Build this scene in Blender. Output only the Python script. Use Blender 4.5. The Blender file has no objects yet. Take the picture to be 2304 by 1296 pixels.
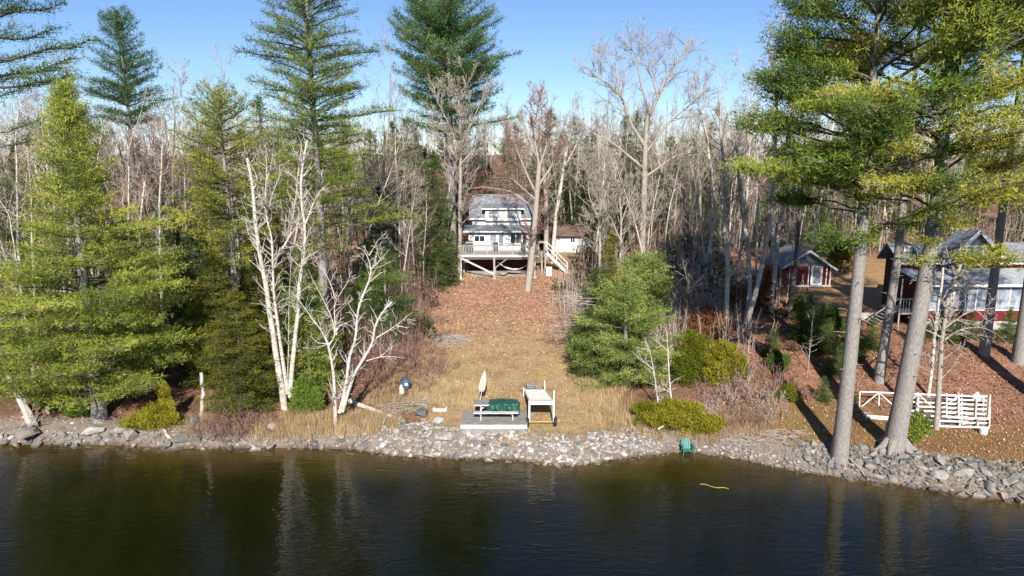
import bpy, bmesh, math, random
import numpy as np
from mathutils import Vector, Matrix

# ------------------------------------------------------------------ camera, sky, sun
SC = bpy.context.scene
F_PX, PITCH, CAM_H = 1586.0, math.radians(10.7), 15.3
cam_data = bpy.data.cameras.new('camera'); cam = bpy.data.objects.new('camera', cam_data)
SC.collection.objects.link(cam)
cam.location = (0, 0, CAM_H); cam.rotation_euler = (math.pi/2 - PITCH, 0, 0)
cam_data.sensor_width = 36; cam_data.lens = F_PX/2304*36; cam_data.clip_end = 5000; cam_data.clip_start = 0.3
SC.camera = cam

SUN_EL, SUN_AZ = math.radians(31), math.radians(-1.5)        # azimuth of the shadows, from +Y
world = bpy.data.worlds.new('World'); SC.world = world; world.use_nodes = True
wn = world.node_tree.nodes; wl = world.node_tree.links
sky = wn.new('ShaderNodeTexSky'); sky.sky_type = 'NISHITA'; sky.sun_disc = False
sky.sun_elevation = SUN_EL; sky.sun_rotation = math.pi + SUN_AZ
sky.air_density = 1.0; sky.dust_density = 0.0; sky.ozone_density = 4.0; sky.altitude = 800
bg = wn['Background']; bg.inputs[1].default_value = 0.070
sk = wn.new('ShaderNodeMix'); sk.data_type = 'RGBA'; sk.blend_type = 'MULTIPLY'; sk.inputs[0].default_value = 1; sk.inputs[7].default_value = (.80, .86, 1.0, 1)
wl.new(sky.outputs[0], sk.inputs[6]); wl.new(sk.outputs[2], bg.inputs[0])
sun_d = bpy.data.lights.new('sun', 'SUN'); sun = bpy.data.objects.new('sun', sun_d); SC.collection.objects.link(sun)
sun_d.energy = 4.6; sun_d.angle = math.radians(0.5); sun_d.color = (1.0, 0.94, 0.84)
sd = Vector((math.sin(SUN_AZ)*math.cos(SUN_EL), math.cos(SUN_AZ)*math.cos(SUN_EL), -math.sin(SUN_EL)))
sun.rotation_euler = sd.to_track_quat('-Z', 'Y').to_euler()
SC.view_settings.view_transform = 'Standard'; SC.view_settings.look = 'None'
SC.view_settings.exposure = 0.93; SC.view_settings.gamma = 1.0
SC.cycles.max_bounces = 6; SC.cycles.diffuse_bounces = 3; SC.cycles.glossy_bounces = 3
SC.cycles.transparent_max_bounces = 6; SC.cycles.use_denoising = True
SC.cycles.caustics_reflective = False; SC.cycles.caustics_refractive = False

rng = np.random.default_rng(11)
rnd = random.Random(5)

# ------------------------------------------------------------------ where a pixel of the photo lies in the place
CP, SP = math.cos(PITCH), math.sin(PITCH)
def ray(px, py):
    cx = (px-1152)/F_PX; cy = (648-py)/F_PX
    return np.array([cx, CP+cy*SP, -SP+cy*CP])
def P(px, py, Y):
    d = ray(px, py); t = Y/d[1]
    return np.array([d[0]*t, Y, CAM_H+d[2]*t])

# ------------------------------------------------------------------ terrain
SH_X = np.array([-90, -40, -27.5, -22.7, -16.5, -12.1, -8.3, -5.8, 0, 3.1, 5.7, 9.1, 11.4, 14.1, 16.0, 18.7, 22.9, 40, 90.])
SH_Y = np.array([38, 36.5, 35.7, 35.7, 35.1, 35.3, 35.1, 34.2, 33.8, 33.0, 34.0, 34.8, 34.0, 32.4, 31.7, 30.8, 29.3, 25, 20.])
def shore(x): return np.interp(x, SH_X, SH_Y)
S_K = np.array([-60, -8, -1.2, 0, .6, 1.5, 3, 6, 9, 12, 15, 18, 24, 30, 35, 38, 44, 60, 100, 200, 420, 900])
Z_LEFT = np.array([-4, -2.2, -.5, 0, .35, .6, .9, 1.1, 1.4, 1.7, 2.0, 2.3, 2.8, 3.3, 3.9, 4.2, 4.8, 6, 8.2, 11, 14, 14])
Z_CEN  = np.array([-4, -2.2, -.5, 0, .48, .85, .95, 1.12, 1.35, 1.6, 1.78, 1.95, 2.3, 2.68, 3.1, 3.5, 4.2, 5.4, 7.6, 10.5, 14, 14])
Z_MID  = np.array([-4, -2.2, -.5, 0, .4, .7, 1.1, 1.9, 2.5, 2.9, 3.2, 3.4, 3.65, 3.8, 4.2, 4.5, 5.0, 6, 8.2, 11, 14, 14])
Z_RGT  = np.array([-4, -2.2, -.5, 0, .5, .88, 1.0, 1.12, 1.65, 2.3, 3.0, 3.4, 3.65, 3.9, 4.1, 4.3, 4.7, 5.8, 8.2, 11, 14, 14])
def smooth_noise(x, y, seed=0, octs=4, scale=1.0):
    r = np.random.default_rng(seed); out = np.zeros(np.broadcast(x, y).shape); a = 1.0; f = 1.0/scale
    for o in range(octs):
        for k in range(3):
            th = r.uniform(0, 2*math.pi); ph = r.uniform(0, 6.28, 2); kk = f*r.uniform(.7, 1.4)
            u = (x*math.cos(th)+y*math.sin(th))*kk; v = (-x*math.sin(th)+y*math.cos(th))*kk
            out = out + a*np.sin(u*6.28+ph[0]+1.3*np.sin(v*3.1+ph[1]))*np.cos(v*6.28*.6+ph[1])/2
        a *= .55; f *= 2.1
    return out
def terrain(x, y):
    x = np.asarray(x, float); y = np.asarray(y, float)
    s = y-shore(x)
    zl = np.interp(s, S_K, Z_LEFT); zc = np.interp(s, S_K, Z_CEN); zm = np.interp(s, S_K, Z_MID); zr = np.interp(s, S_K, Z_RGT)
    def ss(a, b, t): t = np.clip((t-a)/(b-a), 0, 1); return t*t*(3-2*t)
    w1 = ss(-13, -7, x); w2 = ss(5.5+.10*np.clip(s, 0, 50), 10.5+.10*np.clip(s, 0, 50), x); w3 = ss(15, 19, x)
    z = zl*(1-w1)+zc*w1; z = z*(1-w2)+zm*w2; z = z*(1-w3)+zr*w3
    amp = np.clip((s-1)/8, 0, 1)*.10 + np.clip((s-45)/100, 0, 1)*.9 + .02*(s > .5)
    return z + amp*smooth_noise(x, y, 3, 4, 14.)
def gz(x, y): return float(terrain(x, y))
def G(px, py, y0=28., y1=140.):
    """ground point seen at a pixel"""
    d = ray(px, py); ys = np.arange(y0, y1, .1); t = ys/d[1]
    h = CAM_H+d[2]*t-terrain(d[0]*t, ys); k = np.argmax(h < 0)
    if h[k] >= 0: k = len(ys)-1
    return np.array([d[0]*t[k], ys[k], float(terrain(d[0]*t[k], ys[k]))])
def base_at(px, Y):
    """ground point in the column of pixel px at distance Y"""
    z = 2.0
    for _ in range(5):
        depth = Y*CP+(CAM_H-z)*SP; x = (px-1152)/F_PX*depth; z = gz(x, Y)
    return np.array([x, Y, z])
def height_to(base, py):
    d = ray(1152, py); return CAM_H+d[2]*base[1]/d[1]-base[2]

# ------------------------------------------------------------------ mesh collecting
class MB:
    def __init__(s): s.v = []; s.f = []; s.m = []; s.t = []; s.n = 0
    def add(s, v, f, mat=0, tint=.5):
        v = np.asarray(v, np.float32).reshape(-1, 3)
        if isinstance(f, list) and len({len(q) for q in f}) > 1:
            for k in sorted({len(q) for q in f}): s.add(v, [q for q in f if len(q) == k], mat, tint)
            return
        f = np.asarray(f, np.int64)
        if len(f) == 0: return
        s.v.append(v); s.f.append(f+s.n); s.m.append(np.full(len(f), mat, np.int32))
        s.t.append(np.broadcast_to(np.asarray(tint, np.float32), (len(v),)).copy()); s.n += len(v)
    def box(s, x0, x1, y0, y1, z0, z1, mat=0, M=None):
        v = np.array([[x0,y0,z0],[x1,y0,z0],[x1,y1,z0],[x0,y1,z0],[x0,y0,z1],[x1,y0,z1],[x1,y1,z1],[x0,y1,z1]], float)
        if M is not None: v = v@np.asarray(M)[:3, :3].T+np.asarray(M)[:3, 3]
        s.add(v, [[0,3,2,1],[4,5,6,7],[0,1,5,4],[1,2,6,5],[2,3,7,6],[3,0,4,7]], mat)
        return s
    def bar(s, a, b, w, h=None, mat=0, up=(0, 0, 1)):
        """rectangular bar from a to b"""
        a = np.asarray(a, float); b = np.asarray(b, float); h = h or w
        d = b-a; L = np.linalg.norm(d); d /= L; u = np.asarray(up, float)
        if abs(d@u) > .95: u = np.array([0, 1., 0])
        sx = np.cross(d, u); sx /= np.linalg.norm(sx); uz = np.cross(sx, d)
        c = [(-w/2, -h/2), (w/2, -h/2), (w/2, h/2), (-w/2, h/2)]
        v = [a+sx*p+uz*q for p, q in c]+[b+sx*p+uz*q for p, q in c]
        s.add(v, [[0,1,2,3],[4,7,6,5],[0,4,5,1],[1,5,6,2],[2,6,7,3],[3,7,4,0]], mat); return s
    def tube(s, pts, radii, n=8, mat=0, cap=True, tint=.5, wob=0, flare=None):
        pts = np.asarray(pts, float); m = len(pts); radii = np.broadcast_to(radii, (m,)).astype(float)
        T = np.gradient(pts, axis=0); T /= np.linalg.norm(T, axis=1)[:, None]+1e-9
        ref = np.array([1., 0, 0]) if abs(T[0][0]) < .8 else np.array([0, 1., 0])
        v = []
        ang = np.arange(n)/n*2*math.pi
        for i in range(m):
            a = ref-T[i]*(ref@T[i]); a /= np.linalg.norm(a); b = np.cross(T[i], a); ref = a
            rr = radii[i]*(1+(wob*np.sin(ang*3+i*.5)+wob*.7*np.sin(ang*5-i*.31) if wob else 0))
            if flare is not None: rr = rr*(1+flare[i]*np.maximum(0, np.sin(ang*5+.7))**2)
            v.append(pts[i]+np.outer(np.cos(ang)*rr, a)+np.outer(np.sin(ang)*rr, b))
        v = np.concatenate(v)
        i = np.arange(m-1)[:, None]*n; j = np.arange(n)[None]; k = (j+1) % n
        f = np.stack([i+j, i+k, i+n+k, i+n+j], -1).reshape(-1, 4)
        s.add(v, f, mat, tint)
        if cap:
            for ring, sg in ((0, -1), (m-1, 1)):
                c = pts[ring]; vv = np.concatenate([v[ring*n:(ring+1)*n], [c]])
                s.add(vv, [[a_, (a_+1) % n, n] if sg > 0 else [(a_+1) % n, a_, n] for a_ in range(n)], mat, tint)
        return s
    def segs(s, A, B, ra, rb, n=3, mat=0, tint=.5):
        """many open frusta at once"""
        A = np.asarray(A, float); B = np.asarray(B, float); N = len(A)
        if N == 0: return s
        ra = np.broadcast_to(ra, (N,)); rb = np.broadcast_to(rb, (N,))
        D = B-A; D /= np.linalg.norm(D, axis=1)[:, None]+1e-9
        R_ = np.where(np.abs(D[:, 2:3]) < .8, [[0, 0, 1.]], [[1., 0, 0]])
        U = np.cross(D, R_); U /= np.linalg.norm(U, axis=1)[:, None]+1e-9; W = np.cross(D, U)
        ang = np.arange(n)/n*2*math.pi
        ring = U[:, None]*np.cos(ang)[None, :, None]+W[:, None]*np.sin(ang)[None, :, None]
        va = A[:, None]+ring*ra[:, None, None]; vb = B[:, None]+ring*rb[:, None, None]
        v = np.concatenate([va, vb], 1).reshape(-1, 3)
        j = np.arange(n); k = (j+1) % n
        f = np.stack([j, k, k+n, j+n], -1)[None]+(np.arange(N)*2*n)[:, None, None]
        t = np.repeat(np.broadcast_to(tint, (N,)), 2*n)
        s.add(v, f.reshape(-1, 4), mat, t); return s
    def ribbons(s, A, B, ra, rb, mat=0):
        A = np.asarray(A, float); B = np.asarray(B, float); D = B-A
        sd_ = np.cross(D, np.stack([np.sin(A[:, 0]*51), np.cos(A[:, 1]*43), np.sin(A[:, 2]*37)+.3], 1)); sd_ /= np.linalg.norm(sd_, axis=1)[:, None]+1e-9
        v = np.stack([A-sd_*ra[:, None], A+sd_*ra[:, None], B+sd_*rb[:, None], B-sd_*rb[:, None]], 1).reshape(-1, 3)
        s.add(v, np.arange(len(A)*4).reshape(-1, 4), mat); return s
    def slivers(s, A, B, w, mat=0, tint=.5):
        """finest twigs: one slim triangle each"""
        A = np.asarray(A, float); B = np.asarray(B, float)
        if len(A) == 0: return s
        D = B-A; sd_ = np.cross(D, np.stack([np.sin(A[:, 0]*91), np.cos(A[:, 1]*83), np.sin(A[:, 2]*77)+.3], 1)); sd_ /= np.linalg.norm(sd_, axis=1)[:, None]+1e-9
        w = np.broadcast_to(w, (len(A),))[:, None]
        s.add(np.stack([A-sd_*w, A+sd_*w, B+D*.05], 1).reshape(-1, 3), np.arange(len(A)*3).reshape(-1, 3), mat, tint); return s
    def mesh(s, name, mats, origin=None, smooth=False):
        me = bpy.data.meshes.new(name)
        V = np.concatenate(s.v) if s.v else np.zeros((0, 3), np.float32)
        if origin is not None: V = V-np.asarray(origin, np.float32)
        loops = np.concatenate([f.ravel() for f in s.f]).astype(np.int32)
        cnt = np.concatenate([np.full(len(f), f.shape[1], np.int32) for f in s.f])
        st = np.concatenate([[0], np.cumsum(cnt)[:-1]]).astype(np.int32)
        me.vertices.add(len(V)); me.vertices.foreach_set('co', V.astype(np.float32).ravel())
        me.loops.add(len(loops)); me.loops.foreach_set('vertex_index', loops)
        me.polygons.add(len(cnt)); me.polygons.foreach_set('loop_start', st); me.polygons.foreach_set('loop_total', cnt)
        me.polygons.foreach_set('material_index', np.concatenate(s.m))
        me.polygons.foreach_set('use_smooth', np.full(len(cnt), smooth))
        at = me.attributes.new('tint', 'FLOAT', 'POINT'); at.data.foreach_set('value', np.concatenate(s.t))
        for m in (mats if isinstance(mats, (list, tuple)) else [mats]): me.materials.append(m)
        me.update(calc_edges=True)
        return me
    def obj(s, name, mats, parent=None, smooth=False, origin=None):
        o_ = None
        if parent is not None: o_ = world_loc(parent)
        if origin is not None: o_ = np.asarray(origin, float)
        ob = bpy.data.objects.new(name, s.mesh(name, mats, o_, smooth)); SC.collection.objects.link(ob)
        if parent is not None:
            ob.parent = parent
            if origin is not None: ob.location = tuple(o_-world_loc(parent))
        elif origin is not None: ob.location = tuple(o_)
        return ob

def world_loc(o):
    l = np.array(o.location)
    while o.parent is not None: o = o.parent; l = l+np.array(o.location)
    return l
def tag(o, label=None, cat=None, group=None, kind=None):
    if label: o['label'] = label
    if cat: o['category'] = cat
    if group: o['group'] = group
    if kind: o['kind'] = kind
    return o
def empty(name, loc, label, cat, group=None):
    o = bpy.data.objects.new(name, None); SC.collection.objects.link(o); o.location = tuple(float(c) for c in loc)
    o.empty_display_size = .2
    return tag(o, label, cat, group)
def place(mesh, name, loc, rz=0, sc=1, parent=None, **kw):
    o = bpy.data.objects.new(name, mesh); SC.collection.objects.link(o)
    o.location = tuple(float(c) for c in loc); o.rotation_euler = (0, 0, rz) if not isinstance(rz, tuple) else rz
    o.scale = (sc, sc, sc) if not isinstance(sc, tuple) else sc
    if parent: o.parent = parent
    return tag(o, **kw)

# ------------------------------------------------------------------ materials
def new_mat(name):
    m = bpy.data.materials.new(name); m.use_nodes = True; nt = m.node_tree
    return m, nt.nodes, nt.links, nt.nodes['Principled BSDF']
def ramp(n, stops):
    r = n.new('ShaderNodeValToRGB'); e = r.color_ramp.elements
    while len(e) < len(stops): e.new(.5)
    for el, (p, c) in zip(e, stops): el.position = p; el.color = (*c, 1)
    return r
def mix(n, l, a, b, fac, mode='MIX'):
    x = n.new('ShaderNodeMix'); x.data_type = 'RGBA'; x.blend_type = mode
    for sock, val in ((x.inputs[6], a), (x.inputs[7], b), (x.inputs[0], fac)):
        if hasattr(val, 'links') or hasattr(val, 'is_linked'): l.new(val, sock)
        else: sock.default_value = (*val, 1) if isinstance(val, (tuple, list)) else val
    return x.outputs[2]
def noise(n, l, scale, detail=4, rough=.6, stretch=None, coord='Object', dist=0):
    tc = n.new('ShaderNodeTexCoord'); t = n.new('ShaderNodeTexNoise'); out = tc.outputs[coord]
    if stretch:
        mp = n.new('ShaderNodeMapping'); mp.inputs['Scale'].default_value = stretch; l.new(out, mp.inputs[0]); out = mp.outputs[0]
    l.new(out, t.inputs['Vector']); t.inputs['Scale'].default_value = scale
    t.inputs['Detail'].default_value = detail; t.inputs['Roughness'].default_value = rough; t.inputs['Distortion'].default_value = dist
    return t.outputs[0]
def bump(n, l, b, h, strength=.4, dist=.05):
    bp = n.new('ShaderNodeBump'); bp.inputs['Strength'].default_value = strength; bp.inputs['Distance'].default_value = dist
    l.new(h, bp.inputs['Height']); l.new(bp.outputs[0], b.inputs['Normal'])
def mottled(name, stops, scale=8, rough=.9, stretch=None, bs=.4, bd=.03, spec=.2, coord='Object', detail=5):
    m, n, l, b = new_mat(name)
    h = noise(n, l, scale, detail, .65, stretch, coord); r = ramp(n, stops); l.new(h, r.inputs[0]); l.new(r.outputs[0], b.inputs['Base Color'])
    b.inputs['Roughness'].default_value = rough; b.inputs['Specular IOR Level'].default_value = spec
    if bs: bump(n, l, b, h, bs, bd)
    return m
def foliage(name, stops, trans=.42):
    m, n, l, b = new_mat(name)
    at = n.new('ShaderNodeAttribute'); at.attribute_name = 'tint'
    r = ramp(n, stops); l.new(at.outputs['Fac'], r.inputs[0])
    oi = n.new('ShaderNodeObjectInfo'); hv = n.new('ShaderNodeHueSaturation')
    mr = n.new('ShaderNodeMapRange'); l.new(oi.outputs['Random'], mr.inputs[0]); mr.inputs[3].default_value = .85; mr.inputs[4].default_value = 1.15
    l.new(r.outputs[0], hv.inputs['Color']); l.new(mr.outputs[0], hv.inputs['Value'])
    n.remove(b); d = n.new('ShaderNodeBsdfDiffuse'); t = n.new('ShaderNodeBsdfTranslucent'); mx = n.new('ShaderNodeMixShader')
    l.new(hv.outputs[0], d.inputs[0]); l.new(hv.outputs[0], t.inputs[0]); mx.inputs[0].default_value = trans
    l.new(d.outputs[0], mx.inputs[1]); l.new(t.outputs[0], mx.inputs[2]); l.new(mx.outputs[0], n['Material Output'].inputs[0])
    return m

M = {}
# needles: sun and shade put into the colour, dark inner to sunny tips
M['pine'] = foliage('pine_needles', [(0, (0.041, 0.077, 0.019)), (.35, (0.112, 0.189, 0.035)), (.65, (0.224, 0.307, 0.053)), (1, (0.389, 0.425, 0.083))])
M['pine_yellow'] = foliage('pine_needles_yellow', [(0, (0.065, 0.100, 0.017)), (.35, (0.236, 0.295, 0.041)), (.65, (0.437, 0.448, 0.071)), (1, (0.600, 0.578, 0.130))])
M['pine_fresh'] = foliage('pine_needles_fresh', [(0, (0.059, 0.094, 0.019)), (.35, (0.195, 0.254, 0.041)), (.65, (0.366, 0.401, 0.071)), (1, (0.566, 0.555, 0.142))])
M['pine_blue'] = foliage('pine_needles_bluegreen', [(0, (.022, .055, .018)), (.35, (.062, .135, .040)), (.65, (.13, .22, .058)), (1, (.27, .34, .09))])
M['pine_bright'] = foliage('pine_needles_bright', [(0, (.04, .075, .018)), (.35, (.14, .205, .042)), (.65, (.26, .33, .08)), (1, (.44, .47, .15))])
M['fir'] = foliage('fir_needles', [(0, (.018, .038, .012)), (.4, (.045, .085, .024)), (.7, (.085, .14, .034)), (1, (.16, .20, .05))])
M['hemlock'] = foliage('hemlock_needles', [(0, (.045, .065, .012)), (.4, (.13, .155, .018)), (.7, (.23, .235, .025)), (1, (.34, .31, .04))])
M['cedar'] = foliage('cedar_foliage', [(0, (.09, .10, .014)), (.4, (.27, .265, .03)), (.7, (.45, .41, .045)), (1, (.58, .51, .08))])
M['shrub_green'] = foliage('shrub_green', [(0, (.02, .05, .012)), (.5, (.07, .135, .025)), (1, (.17, .22, .04))])
M['rust_leaf'] = foliage('rust_leaves', [(0, (.10, .035, .015)), (.5, (.24, .095, .045)), (1, (.40, .20, .11))])
M['litter'] = foliage('fallen_leaf', [(0, (.15, .075, .045)), (.45, (.37, .205, .135)), (.8, (.54, .34, .235)), (1, (.70, .54, .42))], .15)
M['grass_dry'] = foliage('dry_grass', [(0, (.20, .13, .07)), (.5, (.42, .31, .17)), (.85, (.60, .48, .28)), (1, (.50, .48, .17))], .3)
M['grass_lawn'] = foliage('lawn_grass', [(0, (.20, .12, .05)), (.5, (.41, .28, .14)), (1, (.58, .44, .24))], .3)
def bark(name, c0, c1, c2, sc=6, st=(4, 4, .7), bs=.8):
    return mottled(name, [(.25, c0), (.5, c1), (.75, c2)], sc, .95, st, bs, .04)
M['bark_pine'] = bark('pine_bark', (.11, .10, .095), (.24, .22, .205), (.38, .355, .33), 5, (5, 5, 1.2))
M['bark_dark'] = bark('dark_bark', (.05, .042, .036), (.11, .095, .08), (.20, .175, .15))
M['bark_grey'] = bark('grey_bark', (.16, .14, .12), (.31, .275, .235), (.50, .46, .40), 7)
M['bark_tan'] = bark('tan_bark', (.15, .115, .085), (.29, .235, .18), (.46, .39, .31), 7)
M['twig_red'] = bark('red_brown_twigs', (.10, .055, .05), (.21, .125, .11), (.36, .245, .21), 7)
M['twig_grey'] = bark('grey_brown_twigs', (.18, .15, .13), (.34, .29, .255), (.52, .47, .42), 7)
m, n, l, b = new_mat('birch_bark')
h1 = noise(n, l, 3.0, 5, .7, (1.2, 1.2, 9.)); h2 = noise(n, l, 1.6, 4, .7)
r1 = ramp(n, [(.32, (.07, .06, .052)), (.41, (.42, .39, .35)), (.55, (.62, .59, .545)), (.75, (.76, .735, .69))]); l.new(h1, r1.inputs[0])
r2 = ramp(n, [(.3, (.52, .48, .42)), (.5, (.85, .82, .78)), (.65, (1, 1, 1))]); l.new(h2, r2.inputs[0])
l.new(mix(n, l, r1.outputs[0], r2.outputs[0], 1.0, 'MULTIPLY'), b.inputs['Base Color']); b.inputs['Roughness'].default_value = .7
b.inputs['Specular IOR Level'].default_value = .2; bump(n, l, b, h1, .3, .02); M['birch'] = m
M['deadwood'] = bark('bleached_deadwood', (.26, .235, .21), (.43, .40, .37), (.60, .57, .53), 8)
def stone_mat(name, cols, sc=5):
    m, n, l, b = new_mat(name); oi = n.new('ShaderNodeObjectInfo'); at = n.new('ShaderNodeAttribute'); at.attribute_name = 'tint'
    ad = n.new('ShaderNodeMath'); ad.operation = 'ADD'; l.new(oi.outputs['Random'], ad.inputs[0]); l.new(at.outputs['Fac'], ad.inputs[1])
    fr = n.new('ShaderNodeMath'); fr.operation = 'FRACT'; l.new(ad.outputs[0], fr.inputs[0])
    r = ramp(n, cols); l.new(fr.outputs[0], r.inputs[0])
    h = noise(n, l, sc, 6, .7); r2 = ramp(n, [(.3, (.55, .55, .55)), (.55, (1, 1, 1)), (.75, (1.3, 1.28, 1.22))]); l.new(h, r2.inputs[0])
    c1 = mix(n, l, r.outputs[0], r2.outputs[0], 1.0, 'MULTIPLY')
    ge = n.new('ShaderNodeNewGeometry'); sp = n.new('ShaderNodeSeparateXYZ'); l.new(ge.outputs['Position'], sp.inputs[0])   # wet foot of the stones at the waterline
    wet = n.new('ShaderNodeMapRange'); l.new(sp.outputs[2], wet.inputs[0]); wet.inputs[1].default_value = .05; wet.inputs[2].default_value = .13; wet.inputs[3].default_value = 1; wet.inputs[4].default_value = 0
    l.new(mix(n, l, c1, mix(n, l, c1, (.42, .34, .26), 1.0, 'MULTIPLY'), wet.outputs[0]), b.inputs['Base Color'])
    b.inputs['Roughness'].default_value = .85; bump(n, l, b, h, .5, .04); return m
M['stone_grey'] = stone_mat('grey_stone', [(0, (.10, .10, .098)), (.3, (.165, .165, .155)), (.6, (.235, .23, .215)), (.85, (.22, .18, .155)), (1, (.36, .345, .32))])
M['stone_pale'] = stone_mat('pale_stone', [(0, (.15, .155, .16)), (.25, (.26, .255, .245)), (.5, (.36, .34, .32)), (.72, (.38, .325, .285)), (.9, (.42, .41, .39)), (1, (.60, .58, .55))])
def plain(name, col, rough=.6, sc=6, var=.12, bs=.1, metal=0, stretch=None, spec=.3):
    c0 = tuple(max(0, c*(1-var*1.6)) for c in col); c1 = tuple(min(1, c*(1+var*.6)) for c in col)
    m = mottled(name, [(.3, c0), (.6, col), (.85, c1)], sc, rough, stretch, bs, .01, spec)
    m.node_tree.nodes['Principled BSDF'].inputs['Metallic'].default_value = metal; return m
def siding(name, col, pitch=.16, var=.1):
    m, n, l, b = new_mat(name); tc = n.new('ShaderNodeTexCoord'); sp = n.new('ShaderNodeSeparateXYZ'); l.new(tc.outputs['Object'], sp.inputs[0])
    mu = n.new('ShaderNodeMath'); mu.operation = 'DIVIDE'; l.new(sp.outputs[2], mu.inputs[0]); mu.inputs[1].default_value = pitch
    fr = n.new('ShaderNodeMath'); fr.operation = 'FRACT'; l.new(mu.outputs[0], fr.inputs[0])
    bump(n, l, b, fr.outputs[0], .6, .02)
    h = noise(n, l, 2.5, 5, .7, (1, 1, 2.5)); r = ramp(n, [(.3, tuple(c*(1-2*var) for c in col)), (.65, col)]); l.new(h, r.inputs[0])
    l.new(r.outputs[0], b.inputs['Base Color']); b.inputs['Roughness'].default_value = .6; b.inputs['Specular IOR Level'].default_value = .25; return m
M['siding_white'] = siding('white_siding', (.60, .605, .60))
M['siding_red'] = siding('red_siding', (.15, .015, .024))
M['siding_grey'] = siding('grey_siding', (.20, .205, .225))
M['white'] = plain('white_paint', (.80, .80, .78), .5)
M['white_worn'] = plain('worn_white_paint', (.57, .56, .53), .7, 5, .22)
M['plastic_white'] = plain('white_dock_plastic', (.74, .74, .71), .45, 3, .1)
M['shingle'] = mottled('slate_grey_shingles', [(.3, (.10, .11, .13)), (.5, (.19, .20, .225)), (.7, (.32, .33, .345))], 3.5, .85, (1, 1, 1), .6, .03)
M['shingle_brown'] = mottled('red_brown_shingles', [(.3, (.10, .065, .055)), (.5, (.18, .115, .095)), (.7, (.27, .20, .17))], 3, .9)
M['shingle_pale'] = mottled('pale_grey_shingles', [(.3, (.22, .24, .26)), (.5, (.34, .36, .38)), (.7, (.46, .48, .50))], 3, .85)
M['wood_grey'] = plain('weathered_wood', (.29, .28, .262), .85, 4, .42, .4, stretch=(.5, 6, 6))
M['wood_grey_y'] = plain('weathered_wood_post', (.36, .34, .31), .85, 4, .3, .4, stretch=(5, 5, .5))
M['wood_tan'] = plain('tan_wood', (.50, .30, .16), .7)
M['dark_red'] = siding('dark_red_boards', (.085, .022, .016), .18)  # cottage foundation boards; on the lodge side walls it stands in for shade
M['concrete'] = mottled('concrete', [(.3, (.26, .25, .235)), (.6, (.38, .37, .345)), (.8, (.47, .455, .43))], 2.5, .9)
M['tarp_green'] = plain('green_tarp', (.012, .085, .055), .42, 3, .25, .12, spec=.5)
M['umbrella'] = plain('faded_pink_canvas', (.60, .47, .445), .85, 9, .15, .3)
M['metal'] = plain('galvanised_metal', (.5, .5, .5), .4, 5, .12, .1, .8)
M['metal_dark'] = plain('dark_metal', (.06, .065, .07), .45, 5, .2, .1, .5)
M['rubber'] = plain('black_rubber', (.025, .025, .027), .75)
M['hood_blue'] = plain('blue_grey_vinyl', (.075, .12, .175), .45, 8, .2, .3)
M['chair_green'] = plain('green_plastic', (.03, .19, .16), .5)
M['yellow'] = plain('yellow_rope', (.38, .35, .07), .6)
M['hammock'] = plain('white_canvas', (.68, .66, .62), .8, 5, .2)
m, n, l, b = new_mat('window_glass'); b.inputs['Base Color'].default_value = (.02, .025, .035, 1); b.inputs['Roughness'].default_value = .06
b.inputs['Specular IOR Level'].default_value = .8; M['glass'] = m
m, n, l, b = new_mat('blinds_behind_glass')
tc = n.new('ShaderNodeTexCoord'); sp = n.new('ShaderNodeSeparateXYZ'); l.new(tc.outputs['Object'], sp.inputs[0])
h = noise(n, l, 1.6, 3, .6); r = ramp(n, [(.35, (.10, .13, .18)), (.6, (.35, .38, .42))]); l.new(h, r.inputs[0]); l.new(r.outputs[0], b.inputs['Base Color'])
b.inputs['Roughness'].default_value = .12; b.inputs['Specular IOR Level'].default_value = .7; M['glass_pale'] = m
# ------------------------------------------------------------------ growing trees
def nrm(v):
    v = np.asarray(v, float); return v/(np.linalg.norm(v)+1e-9)
def tufts(mb, Pos, Dir, size, K=7, width=.07, spread=.75, mat=0, tint=None, r=None):
    """clusters of needles: K slim blades fanning out from every point"""
    r = r or rng; N = len(Pos)
    if N == 0: return
    Pos = np.asarray(Pos, float); Dir = np.asarray(Dir, float); Dir = Dir/(np.linalg.norm(Dir, axis=1)[:, None]+1e-9)
    size = np.broadcast_to(size, (N,))
    d = Dir[:, None]+r.normal(0, spread, (N, K, 3)); d /= np.linalg.norm(d, axis=2)[..., None]+1e-9
    L = size[:, None]*r.uniform(.38, .85, (N, K))
    side = np.cross(d, r.normal(0, 1, (N, K, 3))); side /= np.linalg.norm(side, axis=2)[..., None]+1e-9
    w = (L*width*1.75)[..., None]*side
    b0 = Pos[:, None]+r.normal(0, .36, (N, K, 3))*size[:, None, None]
    tip = b0+d*L[..., None]
    v = np.stack([b0-w, b0+w, tip], 2).reshape(-1, 3)
    f = np.arange(N*K*3).reshape(-1, 3)
    if tint is None: tint = r.uniform(0, 1, N)
    t = np.clip(np.asarray(tint)[:, None]+r.normal(0, .10, (N, K)), 0, 1)
    mb.add(v, f, mat, np.repeat(t.ravel(), 3))

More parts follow.
